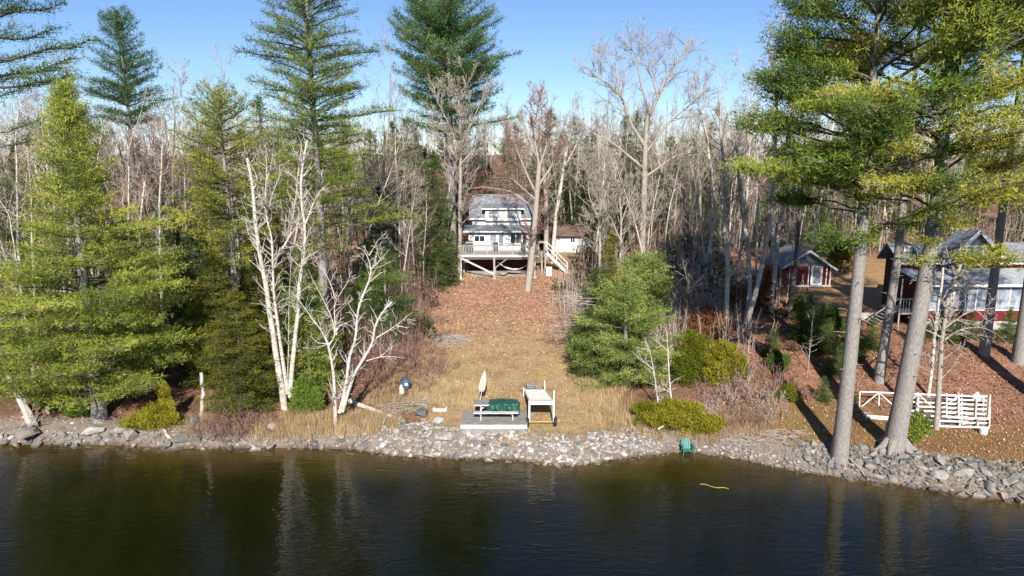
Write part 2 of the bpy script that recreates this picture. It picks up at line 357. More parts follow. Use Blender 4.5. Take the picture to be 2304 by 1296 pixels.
class Conifer:
    """collects wood segments and needle tufts of one tree in local coordinates"""
    def __init__(s, r): s.r = r; s.A = []; s.B = []; s.ra = []; s.rb = []; s.tp = []; s.td = []; s.ts = []; s.tt = []
    def seg(s, pts, r0, r1):
        k = len(pts)-1; rr = np.linspace(r0, r1, k+1)
        s.A += list(pts[:-1]); s.B += list(pts[1:]); s.ra += list(rr[:-1]); s.rb += list(rr[1:])
    def fan(s, p0, p1, bow=.0, width=.4, inner=.25, twig=.33, ts=.26, r0=.05, hue=0., thick=.12, step=None, tipup=.3):
        """a bough from p0 to p1: side shoots both ways in a flat fan, with tufts along the shoots"""
        r = s.r; p0 = np.asarray(p0, float); p1 = np.asarray(p1, float); D = p1-p0; L = np.linalg.norm(D); d = D/L
        n = 6; t = np.linspace(0, 1, n+1)
        pts = p0+D*t[:, None]; pts[:, 2] += bow*L*(4*t*(1-t))*-1
        pts[1:-1] += r.normal(0, .015*L, (n-1, 3))
        s.seg(pts, r0, r0*.2)
        sd = nrm(np.cross(d, [0, 0, 1.])); step = step or ts*.95
        nt = max(2, int(L*(1-inner)/step)); tt = np.linspace(inner, .98, nt)
        for i, q in enumerate(tt):
            prof = math.sin(min(1, (q-inner)/(1-inner)*1.15+.18)*math.pi*.86)**.7
            q_ = q*n; k = min(n-1, int(q_)); p = pts[k]+(pts[k+1]-pts[k])*(q_-k)
            for sg in (-1, 1):
                l = width*L*prof*r.uniform(.6, 1.15)
                if l < .08: continue
                dd = nrm(d*.75+sd*sg*.9+np.array([0, 0, r.uniform(-.12, .28)]))
                m = max(1, int(l/(ts*.8)))
                u = (np.arange(m)+r.uniform(.5, 1))/m
                pp = p+dd*l*u[:, None]; pp[:, 2] += r.normal(0, thick*ts, m)+.10*l*u**2
                s.A.append(p); s.B.append(p+dd*l); s.ra.append(r0*.28+.004); s.rb.append(.004)
                s.tp.append(pp); s.td.append(np.tile(dd+np.array([0, 0, tipup]), (m, 1)))
                s.ts.append(np.full(m, ts)*r.uniform(.8, 1.2, m)); s.tt.append(np.clip(hue+.25*u+r.normal(0, .12, m), 0, 1))  # tufts lighter towards the shoot ends, sunlight put into the tint
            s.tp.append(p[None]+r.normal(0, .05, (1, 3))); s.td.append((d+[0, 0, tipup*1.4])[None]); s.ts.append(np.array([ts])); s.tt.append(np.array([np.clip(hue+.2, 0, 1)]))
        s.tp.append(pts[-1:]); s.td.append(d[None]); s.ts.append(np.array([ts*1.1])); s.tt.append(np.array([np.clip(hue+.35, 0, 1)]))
    def wood(s, mb, n=3, mat=0):
        if s.A: mb.segs(s.A, s.B, s.ra, s.rb, n, mat)
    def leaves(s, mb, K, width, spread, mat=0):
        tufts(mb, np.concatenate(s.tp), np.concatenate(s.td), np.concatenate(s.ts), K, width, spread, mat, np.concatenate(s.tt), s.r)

def prof_fn(knots):
    ks = np.array([k for k, _ in knots]); vs = np.array([v for _, v in knots]); return lambda t: float(np.interp(t, ks, vs))

def conifer(seed, H, prof, crown0=.1, whorl=.55, per=5, rise=.15, rise_top=.9, bow=.05, ts=.28, K=9, width=.065, spread=.7,
            trunk_r=.2, hue=.4, hue_var=.18, fanw=.36, inner=.22, gaps=.0, lean=(0, 0), extra=(), jitter=.25, tint_top=.0, thick=.25, step=None, droop=0., trunk_pts=None, tipup=.3, sector=None, topd=1.):
    """prof: list of (height fraction, bough length in m). Returns (trunk mb, crown mb, wood mb)."""
    r = np.random.default_rng(seed); C = Conifer(r); pf = prof_fn(prof)
    n = 14; t = np.linspace(0, 1, n)
    if trunk_pts is None:
        tp = np.stack([lean[0]*t+.02*H*.3*np.sin(t*5+seed)*t, lean[1]*t, H*t], 1)
    else:
        q = np.asarray(trunk_pts, float); qz = q[:, 2]/q[-1, 2]; tp = np.stack([np.interp(t, qz, q[:, 0]), np.interp(t, qz, q[:, 1]), H*t], 1)
    rad = trunk_r*(1-t)**.8*(1+.0*t)+.015
    def at(h): return np.array([np.interp(h, tp[:, 2], tp[:, 0]), np.interp(h, tp[:, 2], tp[:, 1]), h])
    h = crown0*H; az = r.uniform(0, 6.28)
    while h < H*.985:
        f = h/H; L0 = pf(f); k = max(3, int(per+r.integers(-1, 2)))
        for i in range(k):
            if r.random() < gaps: continue
            az += 2*math.pi/k+r.normal(0, .25)
            if sector is not None and math.cos(az-sector[0]) < sector[1]: continue
            L = L0*r.uniform(1-jitter, 1+jitter*.55)
            if L < .12: continue
            e = rise+(rise_top-rise)*max(0, (f-.35)/.65)**1.5+r.normal(0, .08)
            dz = math.sin(e)*L-droop*L; dh = math.cos(e)*L
            p0 = at(h+r.uniform(-.15, .15)); p1 = p0+np.array([math.cos(az)*dh, math.sin(az)*dh, dz])
            C.fan(p0, p1, bow=bow, width=fanw*(1.0 if L > 1.5 else 1.3), inner=inner if L > 1.2 else .08, ts=ts*(1 if L > 1 else .85), r0=.012+.014*L,
                  hue=hue+r.normal(0, hue_var)+tint_top*f, thick=thick, step=step, tipup=tipup)
        h += whorl*r.uniform(.75, 1.25)*(1 if f < .85 else .7)*(topd if f > .62 else 1)
    for (hh, p1, w, t_, hu) in extra:
        p1 = np.asarray(p1, float); p0 = at(hh)
        C.fan(p0, p1, bow=bow, width=w, inner=.42, ts=t_, r0=.03+.013*np.linalg.norm(p1-p0), hue=hu, thick=.5, step=step)
    tip = at(H); C.tp.append(np.tile(tip, (4, 1))-np.array([[0, 0, .1], [0, 0, .3], [0, 0, .5], [0, 0, .7]])); C.td.append(np.tile([0, 0, 1.], (4, 1))); C.ts.append(np.full(4, ts)); C.tt.append(np.full(4, hue))
    T = MB(); fl = np.clip(1-t*H/1.2, 0, 1)**2*.5
    T.tube(tp, rad, 10, 0, True, wob=.05, flare=fl); C.wood(T, 3, 1)
    for k in range(int(crown0*H*1.3) if trunk_r > .2 else 0):     # broken stubs below the crown
        hh = r.uniform(.25, 1.0)*crown0*H; a = r.uniform(0, 6.28); c_ = at(hh); l_ = trunk_r+r.uniform(.08, .5)
        T.segs([c_], [c_+np.array([math.cos(a)*l_, math.sin(a)*l_, r.uniform(-.1, .15)])], .035, .012, 4)
    L_ = MB(); C.leaves(L_, K, width, spread)
    return T, L_

def put_tree(name, label, base, T, L_, bark_m, leaf_m, group=None, crown='crown', cat='tree'):
    root = empty(name, base, label, cat, group)
    a = bpy.data.objects.new('trunk', T.mesh('trunk', [bark_m, M['bark_dark']], None, True)); b_ = bpy.data.objects.new(crown, L_.mesh(crown, leaf_m))
    for o in (a, b_): SC.collection.objects.link(o); o.parent = root
    return root
def copy_tree(root, loc, rz, sc, label, group):
    r = root.copy(); SC.collection.objects.link(r); r.location = tuple(float(c) for c in loc); r.rotation_euler = (0, 0, rz); r.scale = (sc, sc, sc)
    r['label'] = label; r['group'] = group
    for ch in list(root.children):
        c = ch.copy(); SC.collection.objects.link(c); c.parent = r
    return r

# bare broadleaved trees ----------------------------------------------------
def grow(out, p, d, L, r0, lvl, c, R_):
    """out gets (ax,ay,az,bx,by,bz,ra,rb,lvl)"""
    n = c['n'][lvl]; step = L/n; kink = c['kink'][lvl]; trop = c['trop'][lvl]; x, y, z = p; dx, dy, dz = d
    last = lvl == c['max']; rend = r0*.25
    kids = [] if last else sorted(R_.uniform(c['from'][lvl], .97) for _ in range(c['kids'][lvl])); ki = 0
    for i in range(n):
        dx += R_.gauss(0, kink); dy += R_.gauss(0, kink); dz += R_.gauss(0, kink)+trop
        m = math.sqrt(dx*dx+dy*dy+dz*dz); dx /= m; dy /= m; dz /= m
        ra = r0+(rend-r0)*i/n; rb = r0+(rend-r0)*(i+1)/n
        nx, ny, nz = x+dx*step, y+dy*step, z+dz*step
        out.append((x, y, z, nx, ny, nz, ra, rb, lvl))
        while ki < len(kids) and kids[ki] < (i+1)/n:
            u = kids[ki]*n-i; ki += 1
            a = c['ang'][lvl]*R_.uniform(.7, 1.3); th = R_.uniform(0, 6.283)
            # perpendicular frame
            ux, uy, uz = (-dy, dx, 0) if abs(dz) < .95 else (1, 0, 0)
            m2 = math.sqrt(ux*ux+uy*uy+uz*uz)+1e-9; ux /= m2; uy /= m2; uz /= m2
            wx, wy, wz = dy*uz-dz*uy, dz*ux-dx*uz, dx*uy-dy*ux
            ct, st_ = math.cos(th), math.sin(th); ca, sa = math.cos(a), math.sin(a)
            cd = (dx*ca+(ux*ct+wx*st_)*sa, dy*ca+(uy*ct+wy*st_)*sa, dz*ca+(uz*ct+wz*st_)*sa)
            kl = L*c['len'][lvl]*(1-.55*kids[ki-1])*R_.uniform(.65, 1.25)
            kr = max(.006, (r0+(rend-r0)*kids[ki-1])*c['thin'][lvl]*R_.uniform(.7, 1.1))
            grow(out, (x+(nx-x)*u, y+(ny-y)*u, z+(nz-z)*u), cd, kl, kr, lvl+1, c, R_)
        x, y, z = nx, ny, nz
CFG_FOREST = dict(max=3, n=[10, 5, 3, 2], kink=[.05, .13, .16, .2], trop=[.03, .10, .06, .02], kids=[24, 10, 6, 0], ang=[.8, .7, .75, .7], len=[.32, .45, .55, .5], thin=[.38, .45, .5, .5], **{'from': [.32, .2, .15, .1]})
def cfg(**k):
    c = dict(CFG_FOREST); c.update(k); return c
def bare(seed, H, r0, c=CFG_FOREST, lean=(0, 0), mb=None, p=(0, 0, 0), minr=.011):
    R_ = random.Random(seed); out = []
    grow(out, p, (lean[0], lean[1], 1), H, r0, 0, c, R_)
    a = np.array(out); return a
def bare_mb(a, mb=None, minr=.011, mat=0, twigmat=None, rib=False):
    mb = mb or MB(); lv = a[:, 8]
    for q, n in ((0, 7), (1, 4), (2, 3), (3, 3), (4, 3)):
        k = lv == q
        if k.any() and q >= 3: mb.slivers(a[k, :3], a[k, 3:6], minr*1.05, twigmat if twigmat is not None else mat)
        elif k.any() and q == 2 and rib: mb.ribbons(a[k, :3], a[k, 3:6], np.maximum(a[k, 6], minr), np.maximum(a[k, 7], minr*.8), twigmat if twigmat is not None else mat)
        elif k.any(): mb.segs(a[k, :3], a[k, 3:6], np.maximum(a[k, 6], minr), np.maximum(a[k, 7], minr*.8), n, (twigmat if (twigmat is not None and q >= 2) else mat))
    return mb

def path_tree(name, label, Y, paths, bark_m, c=None, twig=None, group=None, seed=1, twig_len=1.0, twig_every=.45, minr=.012, cat='tree', side=8):
    """tree whose stems follow given lines; paths: list of (r0, r1, [(px, py, dY), ...]). The first path starts at the ground."""
    R_ = random.Random(seed); c = c or cfg(max=3, kids=[0, 3, 3, 0], n=[0, 4, 3, 2], kink=[0, .2, .22, .2])
    p0 = paths[0][2][0]; base = base_at(p0[0], Y); root = empty(name, base, label, cat, group)
    S = MB(); TW = MB(); segs_ = []
    for (r0, r1, pts) in paths:
        W = []
        if r1 < .05: r1 *= .4
        for q in pts:
            W.append(P(q[0], q[1], Y+(q[2] if len(q) > 2 else 0)))
        W = np.array(W)
        if W is not None and pts is paths[0][2]: W[0][2] = base[2]-.15
        # refine
        fine = []
        for a, b_ in zip(W[:-1], W[1:]):
            m_ = max(1, int(np.linalg.norm(b_-a)/.35))
            for k in range(m_): fine.append(a+(b_-a)*k/m_+np.array([R_.gauss(0, .012), R_.gauss(0, .02), 0])*(1 if k else 0))
        fine.append(W[-1]); fine = np.array(fine)
        # smooth a little
        if len(fine) > 4:
            for _ in range(1): fine[1:-1] = fine[1:-1]*.5+(fine[:-2]+fine[2:])*.25
        rr = np.linspace(0, 1, len(fine)); rad = r0+(r1-r0)*rr**.8
        S.tube(fine, rad, side if r0 > .06 else 5, 0, True, wob=.04 if r0 > .1 else 0)
        # twigs
        Ls = np.linalg.norm(np.diff(fine, axis=0), axis=1).sum(); nt = int(Ls/twig_every)
        for k in range(nt):
            u = R_.uniform(.30 if r0 > .12 else .15, 1); i = min(len(fine)-2, int(u*(len(fine)-1)))
            d = nrm(fine[i+1]-fine[i]); th = R_.uniform(0, 6.28); rv = nrm(np.cross(d, [math.cos(th), math.sin(th), .3]))
            dd = nrm(d*R_.uniform(.3, 1.0)+rv*.9+np.array([0, 0, .25]))
            grow(segs_, tuple(fine[i]), tuple(dd), twig_len*R_.uniform(.4, 1.2)*(1.15-.5*u), min(.035, rad[i]*.5), 1, c, R_)
    if segs_:
        bare_mb(np.array(segs_), TW, minr)
    S.obj('trunk', bark_m, root, True)
    if TW.n:
        tw = TW.obj('branches', twig or bark_m, root)
        if len(segs_) < 1500: tw['kind'] = 'stuff'
    return root

# bushes ---------------------------------------------------------------------
def bush(seed, rx, ry, h, N, ts=.16, K=6, width=.16, spread=.6, hue=.5, up=1.0, lobes=7, shape=1.0):
    """leafy mass of several lobes: sprays sit near the lobes' skins, with gaps between"""
    r = np.random.default_rng(seed); P_ = []; D_ = []; T_ = []
    L = []
    for i in range(lobes):
        a = r.uniform(0, 6.28); q = r.uniform(0, .62)**.5; hh = r.uniform(.15, .85)
        sh = (1-hh**1.6*shape*.8)
        L.append((math.cos(a)*q*rx*sh, math.sin(a)*q*ry*sh, hh*h*.85, r.uniform(.26, .45)))
    L.append((0, 0, h*.72, .3))
    for (cx, cy, cz, q) in L:
        n = N//len(L); v = r.normal(0, 1, (n, 3)); v /= np.linalg.norm(v, axis=1)[:, None]
        rr = r.uniform(.35, 1.0, n)**.5*(1+.25*np.sin(v[:, 0]*5+v[:, 2]*4+cx))
        p = np.stack([cx+v[:, 0]*q*rx*rr*1.2, cy+v[:, 1]*q*ry*rr*1.2, cz+v[:, 2]*q*h*.75*rr], 1)
        k = p[:, 2] > .03; P_.append(p[k]); D_.append(v[k]*.8+np.array([0, 0, up])); T_.append(np.clip(hue+r.normal(0, .14, k.sum())+r.normal(0, .08), 0, 1))
    mb = MB(); tufts(mb, np.concatenate(P_), np.concatenate(D_), ts, K, width, spread, 0, np.concatenate(T_), r)
    st = MB(); R_ = random.Random(seed); A = []; B = []
    for (cx, cy, cz, q) in L: A += [(0, 0, -.05), (cx*.5, cy*.5, cz*.6)]; B += [(cx*.5, cy*.5, cz*.6), (cx, cy, cz)]
    st.segs(A, B, .03, .018, 4)
    return st, mb
def thicket(seed, rx, ry, h, N, spreadx=.35):
    """leafless brush: many thin stems forking upward"""
    R_ = random.Random(seed); out = []
    c = cfg(max=3, n=[0, 4, 3, 2], kink=[0, .12, .2, .25], trop=[0, .03, .02, 0], kids=[0, 4, 3, 0], ang=[.6, .6, .6, .6], len=[.5, .45, .5, .5], thin=[.5, .6, .6, .5])
    for i in range(N):
        a = R_.uniform(0, 6.28); q = R_.random()**.5; x = math.cos(a)*q*rx; y = math.sin(a)*q*ry
        grow(out, (x, y, -.05), (R_.gauss(x/rx*.3, spreadx), R_.gauss(0, spreadx), 1), h*R_.uniform(.55, 1.1)*(1-.35*q), .014, 1, c, R_)
    return bare_mb(np.array(out), None, .0075, rib=True)
# ------------------------------------------------------------------ the ground
def sstep(a, b, t): t = np.clip((t-a)/(b-a), 0, 1); return t*t*(3-2*t)
LAWN_L = [(36, -4.5), (38.5, -5.2), (41, -6.4), (45, -6.4), (50, -6.4), (56, -6.8), (62, -7.2), (70, -8.5), (84, -9)]
LAWN_R = [(36, 6.6), (40, 6.2), (43, 5.6), (47, 4.8), (52, 4.0), (58, 3.6), (66, 4.0), (72, 6.5), (80, 8.5), (84, 9)]
def in_lawn(x, y, soft=1.2):
    l_ = np.interp(y, *zip(*LAWN_L)); r_ = np.interp(y, *zip(*LAWN_R))
    return sstep(l_-soft*.5, l_+soft*.5, x)*(1-sstep(r_-soft*.5, r_+soft*.5, x))*sstep(34.6, 35.4, y-(shore(x)-33.8))*(1-sstep(82, 86, y))
def in_rlawn(x, y):
    s = y-shore(x); return sstep(13.4, 14.6, x)*sstep(1.4, 2.0, s)*(1-sstep(6.0+.2*np.sin(x), 7.4+.3*np.sin(x), s))
def in_yard(x, y): return sstep(20.5, 23.5, x+.25*(y-56))*(1-sstep(40, 46, x))*sstep(50.2, 51.2, y)*(1-sstep(70, 76, y))
gx = np.concatenate([-60-np.geomspace(1, 1500, 26)[::-1], np.arange(-60, 60, .5), 60+np.geomspace(.5, 1500, 26)])
gy = np.concatenate([[-1500, -800, -400, -150, -60, -10, 10, 22], np.arange(26, 100, .45), 100+np.geomspace(.5, 1800, 40)])
X, Y_ = np.meshgrid(gx, gy); Z = terrain(X, Y_)
ground = MB(); nx, ny = len(gx), len(gy)
idx = np.arange(nx*ny).reshape(ny, nx)
ground.add(np.stack([X, Y_, Z], -1), np.stack([idx[:-1, :-1], idx[:-1, 1:], idx[1:, 1:], idx[1:, :-1]], -1).reshape(-1, 4))
m, n, l, b = new_mat('ground_cover')
ca = n.new('ShaderNodeVertexColor'); ca.layer_name = 'cover'
h1 = noise(n, l, 1.1, 6, .7); h2 = noise(n, l, 9, 5, .75); h3 = noise(n, l, 38, 3, .7)
r1 = ramp(n, [(.25, (.55, .5, .45)), (.5, (1, 1, 1)), (.75, (1.35, 1.3, 1.2))]); l.new(h1, r1.inputs[0])
r2 = ramp(n, [(.3, (.5, .45, .42)), (.5, (1, 1, 1)), (.72, (1.5, 1.45, 1.35))]); l.new(h2, r2.inputs[0])
r3 = ramp(n, [(.35, (.6, .58, .55)), (.5, (1, 1, 1)), (.7, (1.4, 1.4, 1.35))]); l.new(h3, r3.inputs[0])
o1 = mix(n, l, ca.outputs[0], r1.outputs[0], .8, 'MULTIPLY'); o2 = mix(n, l, o1, r2.outputs[0], .8, 'MULTIPLY'); o3 = mix(n, l, o2, r3.outputs[0], .7, 'MULTIPLY')
l.new(o3, b.inputs['Base Color']); b.inputs['Roughness'].default_value = .95; b.inputs['Specular IOR Level'].default_value = .1
ad = n.new('ShaderNodeMath'); ad.operation = 'ADD'; l.new(h2, ad.inputs[0]); l.new(h3, ad.inputs[1]); bump(n, l, b, ad.outputs[0], .8, .08)
M['ground'] = m
go = ground.obj('ground', M['ground'], None, True); tag(go, kind='structure')
def cover_colour(x, y):
    x = np.asarray(x, float); y = np.asarray(y, float); s = y-shore(x)
    c = np.zeros(x.shape+(3,)); c[...] = (.20, .125, .085)
    nz = smooth_noise(x, y, 9, 4, 6.)
    def put(col, w):
        nonlocal c
        w = np.clip(w, 0, 1)[..., None]; c = c*(1-w)+np.array(col)*w
    put((.34, .17, .105), sstep(-.3, .6, nz)*.75)
    put((.33, .18, .12), sstep(10, 12, x)*sstep(3, 5, s)*(1-sstep(22, 30, s)))
    lw = in_lawn(x, y)
    up = sstep(44, 63, y+nz*3.5)
    put((.45, .325, .185), lw); put((.47, .295, .185), lw*up); put((.38, .27, .15), lw*sstep(.2, 1.1, -nz)*.7)
    put((.40, .34, .12), lw*(1-up)*sstep(.3, 1.1, nz)*.45)
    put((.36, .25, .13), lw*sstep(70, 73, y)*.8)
    put((.275, .165, .065), in_rlawn(x, y)); put((.23, .20, .075), in_rlawn(x, y)*sstep(0, 1, nz)*.6)
    put((.40, .25, .13), in_yard(x, y))
    bank = (1-sstep(1.6, 2.4, s))*sstep(-.3, .2, s)
    put((.27, .235, .205), bank*.9)
    put((.10, .07, .04), 1-sstep(-.25, .15, s))
    return c
colr = cover_colour(X.ravel(), Y_.ravel())
ca_ = go.data.color_attributes.new('cover', 'FLOAT_COLOR', 'POINT')
ca_.data.foreach_set('color', np.concatenate([colr, np.ones((len(colr), 1))], 1).astype(np.float32).ravel())

# ------------------------------------------------------------------ the water
wx = np.concatenate([[-2500, -600, -200], np.linspace(-90, 90, 240), [200, 600, 2500]])
wt = np.concatenate([[-2600, -600, -150], -np.geomspace(80, .05, 60), [0, .6, 1.5, 3.0]])
WX, WT = np.meshgrid(wx, wt); WY = shore(WX)+WT
wmb = MB(); idx = np.arange(WX.size).reshape(WX.shape)
sh_ = np.exp(-np.maximum(0, -(WT+.1*np.sin(WX*1.3)+.15*np.sin(WX*.7+1)))/2.6)
wmb.add(np.stack([WX, WY, np.zeros_like(WX)], -1), np.stack([idx[:-1, :-1], idx[:-1, 1:], idx[1:, 1:], idx[1:, :-1]], -1).reshape(-1, 4), 0, sh_.ravel())
m, n, l, b = new_mat('lake_water')
at = n.new('ShaderNodeAttribute'); at.attribute_name = 'tint'
hb = noise(n, l, .35, 4, .6); mul = n.new('ShaderNodeMath'); mul.operation = 'MULTIPLY'; l.new(at.outputs['Fac'], mul.inputs[0]); l.new(hb, mul.inputs[1])
rr_ = ramp(n, [(0, (.0030, .0044, .0011)), (.10, (.011, .0105, .0022)), (.32, (.046, .033, .009)), (.65, (.10, .062, .024))]); l.new(mul.outputs[0], rr_.inputs[0])
l.new(rr_.outputs[0], b.inputs['Base Color']); b.inputs['Roughness'].default_value = .035; b.inputs['IOR'].default_value = 1.40
a1 = noise(n, l, 1.0, 3, .55, (1.0, 2.9, 1), dist=.6); a2 = noise(n, l, 1.0, 2, .5, (2.6, 7.0, 1), dist=.3); a3 = noise(n, l, .22, 2, .5, (1, 1.4, 1))
x1 = n.new('ShaderNodeMath'); x1.operation = 'MULTIPLY_ADD'; l.new(a2, x1.inputs[0]); x1.inputs[1].default_value = .55; l.new(a1, x1.inputs[2])
# calmer and rougher patches
rc = ramp(n, [(.3, (.35, .35, .35)), (.7, (1, 1, 1))]); l.new(a3, rc.inputs[0])
x2 = n.new('ShaderNodeMath'); x2.operation = 'MULTIPLY'; l.new(x1.outputs[0], x2.inputs[0]); l.new(rc.outputs[0], x2.inputs[1])
bump(n, l, b, x2.outputs[0], .55, .055)
M['water'] = m
wo = wmb.obj('water', M['water'], None, True); tag(wo, kind='structure')

# ------------------------------------------------------------------ stones
def hull_mesh(seed, name, mat, npts=15, flat=.62):
    r = np.random.default_rng(seed); v = r.normal(0, 1, (npts, 3)); v /= np.linalg.norm(v, axis=1)[:, None]
    v *= r.uniform(.8, 1.05, (npts, 1)); v *= np.array([r.uniform(.85, 1.25), r.uniform(.7, 1.0), flat*r.uniform(.8, 1.2)])*.5
    bm = bmesh.new(); vs = [bm.verts.new(p) for p in v]; bmesh.ops.convex_hull(bm, input=vs)
    for q in [q for q in bm.verts if not q.link_faces]: bm.verts.remove(q)
    bmesh.ops.bevel(bm, geom=list(bm.edges), offset=.028, segments=1, affect='EDGES', clamp_overlap=True) if seed % 2 == 0 and npts < 13 else None
    bmesh.ops.recalc_face_normals(bm, faces=bm.faces)
    me = bpy.data.meshes.new(name); bm.to_mesh(me); bm.free(); me.materials.append(mat); return me
ST_G = [hull_mesh(i, 'stone', M['stone_grey'], 13+i % 5) for i in range(14)]
ST_P = [hull_mesh(i+40, 'stone', M['stone_pale'], 11+i % 5, .52) for i in range(14)]
def rock_bank(label, x0, x1, s_rng, n_try, size_fn, meshes, seed, gap=.74, lim=298, sink=.22):
    r = np.random.default_rng(seed); pts = []
    base = (.5*(x0+x1), float(shore(.5*(x0+x1)))+.5, 0)
    root = empty('stone_bank', base, label, 'stone bank')
    for _ in range(n_try):
        x = r.uniform(x0, x1); s = r.uniform(*s_rng(x)); d = size_fn(x, s, r)
        if all((x-a)**2+(1.5*(s-b_))**2 > (gap*.5*(d+e))**2 for a, b_, e in pts): pts.append((x, s, d))
        if len(pts) >= lim: break
    for x, s, d in pts:
        y = float(shore(x))+s; z = gz(x, y)+d*(.31-sink)
        o = bpy.data.objects.new('stone', meshes[r.integers(len(meshes))]); SC.collection.objects.link(o); o.parent = root
        o.location = (x-base[0], y-base[1], z-base[2]); o.rotation_euler = (r.normal(0, .35), r.normal(0, .35), r.uniform(0, 6.28))
        o.scale = (d, d*r.uniform(.8, 1.1), d*r.uniform(.8, 1.25))
    return root
def rubble(name, x0, x1, s_rng, N, dmin, dmax, mat, seed, parent):
    """small stones between the big ones, joined"""
    r = np.random.default_rng(seed); me = [hull_mesh(301+2*(seed+i), 'tmp', mat, 8) for i in range(6)]
    mb = MB(); data = []
    for q in me:
        v = np.zeros(len(q.vertices)*3); q.vertices.foreach_get('co', v); v = v.reshape(-1, 3)
        q.calc_loop_triangles(); t = np.zeros(len(q.loop_triangles)*3, int); q.loop_triangles.foreach_get('vertices', t); data.append((v, t.reshape(-1, 3)))
    for i in range(N):
        x = r.uniform(x0, x1); a, b_ = s_rng(x); s = r.uniform(a, b_); d = r.uniform(dmin, dmax)*(1 if r.random() < .85 else 1.5)
        y = float(shore(x))+s; v, t = data[r.integers(6)]; th = r.uniform(0, 6.28); c, s_ = math.cos(th), math.sin(th)
        vv = v*d; vv = np.stack([vv[:, 0]*c-vv[:, 1]*s_, vv[:, 0]*s_+vv[:, 1]*c, vv[:, 2]], 1)+[x, y, gz(x, y)+d*.12]
        mb.add(vv, t, 0, r.uniform(0, 1))
    for q in me: bpy.data.meshes.remove(q)
    o = mb.obj(name, mat, parent); tag(o, kind='stuff'); return o
rb = rock_bank('bank of big grey angular boulders below the two tall pine trunks', 14.6, 24.3, lambda x: (-.35, 1.75+.05*(x-14)), 14000,
               lambda x, s, r: r.choice([r.uniform(.28, .45), r.uniform(.42, .88)], p=[.4, .6])*(1-.18*(s > 1.2))*(.72 if x < 16.5 else 1.0), ST_G, 1, .50)
rubble('rubble', 13.8, 25, lambda x: (-.2, 2.2), 900, .10, .28, M['stone_grey'], 5, rb)
cb = rock_bank('pale broken stone bank in front of the small wooden platform', -7.4, 6.6, lambda x: (-.35, 1.35 if x > -3 else 1.9), 9000,
               lambda x, s, r: r.choice([r.uniform(.22, .40), r.uniform(.38, .74)], p=[.6, .4])*(1.0 if s < .7 else .85), ST_P, 2, .50)
rubble('rubble', -9.5, 7.4, lambda x: (-.3, 1.8 if x > -4 else 2.8), 2000, .09, .27, M['stone_pale'], 6, cb)
lb = rock_bank('single row of dark rounded boulders along the water under the big bright pine', -31, -7.6, lambda x: (-.45, .55), 3500,
               lambda x, s, r: r.choice([r.uniform(.3, .5), r.uniform(.45, .9)]), ST_G, 3, .80, 150)
rubble('rubble', -31, -7.6, lambda x: (-.4, 2.2), 700, .06, .2, M['stone_pale'], 7, lb)
mbk = rock_bank('low strip of small stones along the leafy bank beside the green chair', 6.8, 14.5, lambda x: (-.3, .5), 3000,
               lambda x, s, r: r.uniform(.2, .42), ST_P, 4, .8, 120)
rubble('rubble', 6.6, 14.6, lambda x: (-.25, 1.2), 400, .05, .16, M['stone_grey'], 8, mbk)
# a few single boulders of their own
def boulder(px, py, d, label, mat='stone_pale', seed=1, flat=.62, sc=(1, 1, 1)):
    p = G(px, py); me = hull_mesh(seed+70, 'boulder', M[mat], 20, flat)
    o = bpy.data.objects.new('boulder', me); SC.collection.objects.link(o); o.location = (p[0], p[1], p[2]+d*flat*.28*sc[2]); o.scale = (d*sc[0], d*sc[1], d*sc[2])
    o.rotation_euler = (0, 0, seed*.7); tag(o, label, 'boulder'); return o
boulder(1003, 990, 1.1, 'broad flat pale green-grey slab just left of the platform corner', seed=1, flat=.5)
boulder(948, 935, .9, 'grey boulder lying in the heap of stones and sticks near the hooded post', 'stone_grey', 2)
boulder(988, 952, .75, 'small white rock between the stick heap and the wooden platform', 'stone_pale', 3)
boulder(612, 966, .9, 'dark boulder at the foot of the white birch clump', 'stone_grey', 4)
boulder(210, 975, 1.3, 'pale grey flat rock below the trunk of the big bright pine', 'stone_pale', 5, .45)
boulder(275, 972, 1.2, 'low whitish rock beside the pale flat rock under the pine', 'stone_pale', 6, .4)
boulder(435, 958, 1.0, 'whitish rock at the foot of the broken birch stub', 'stone_pale', 7, .6)
boulder(55, 985, 2.2, 'big low grey ledge at the waterline by the leaning bleached trunks', 'stone_grey', 8, .38)
boulder(292, 988, 1.25, 'large rounded dark boulder with its foot in the water', 'stone_grey', 10, .6)
boulder(1130, 622, 1.2, 'round grey boulder under the cottage deck', 'stone_grey', 9, .6)

# ------------------------------------------------------------------ leaves, grass
def scatter(N, x0, x1, y0, y1, dens, r):
    x = r.uniform(x0, x1, N*4); y = r.uniform(y0, y1, N*4); k = r.random(N*4) < dens(x, y); x = x[k][:N]; y = y[k][:N]
    return x, y, terrain(x, y)
def leaf_quads(mb, x, y, z, size, r, tint):
    N = len(x); a = r.uniform(0, 6.28, N); sz = size*r.uniform(.6, 1.3, N)
    u = np.stack([np.cos(a), np.sin(a), r.normal(0, .45, N)], 1); w = np.stack([-np.sin(a), np.cos(a), r.normal(0, .45, N)], 1)*.75
    p = np.stack([x, y, z+.02+r.uniform(0, .05, N)], 1); s_ = sz[:, None]
    v = np.stack([p-u*s_, p+w*s_, p+u*s_, p-w*s_*.8], 1).reshape(-1, 3)
    mb.add(v, np.arange(N*4).reshape(-1, 4), 0, np.repeat(tint, 4))
r_ = np.random.default_rng(77)
lm = MB()
def dlit(x, y):
    nzz = smooth_noise(x, y, 21, 3, 5.)
    lw = in_lawn(x, y); up = sstep(43, 64, y+nzz*3.5)**1.3
    return np.clip(lw*(up*.8+.10)*(1-sstep(70, 71, y)*.8)*np.clip(.75+.5*nzz, .12, 1.2), 0, 1)+(1-lw)*.0+0*nzz
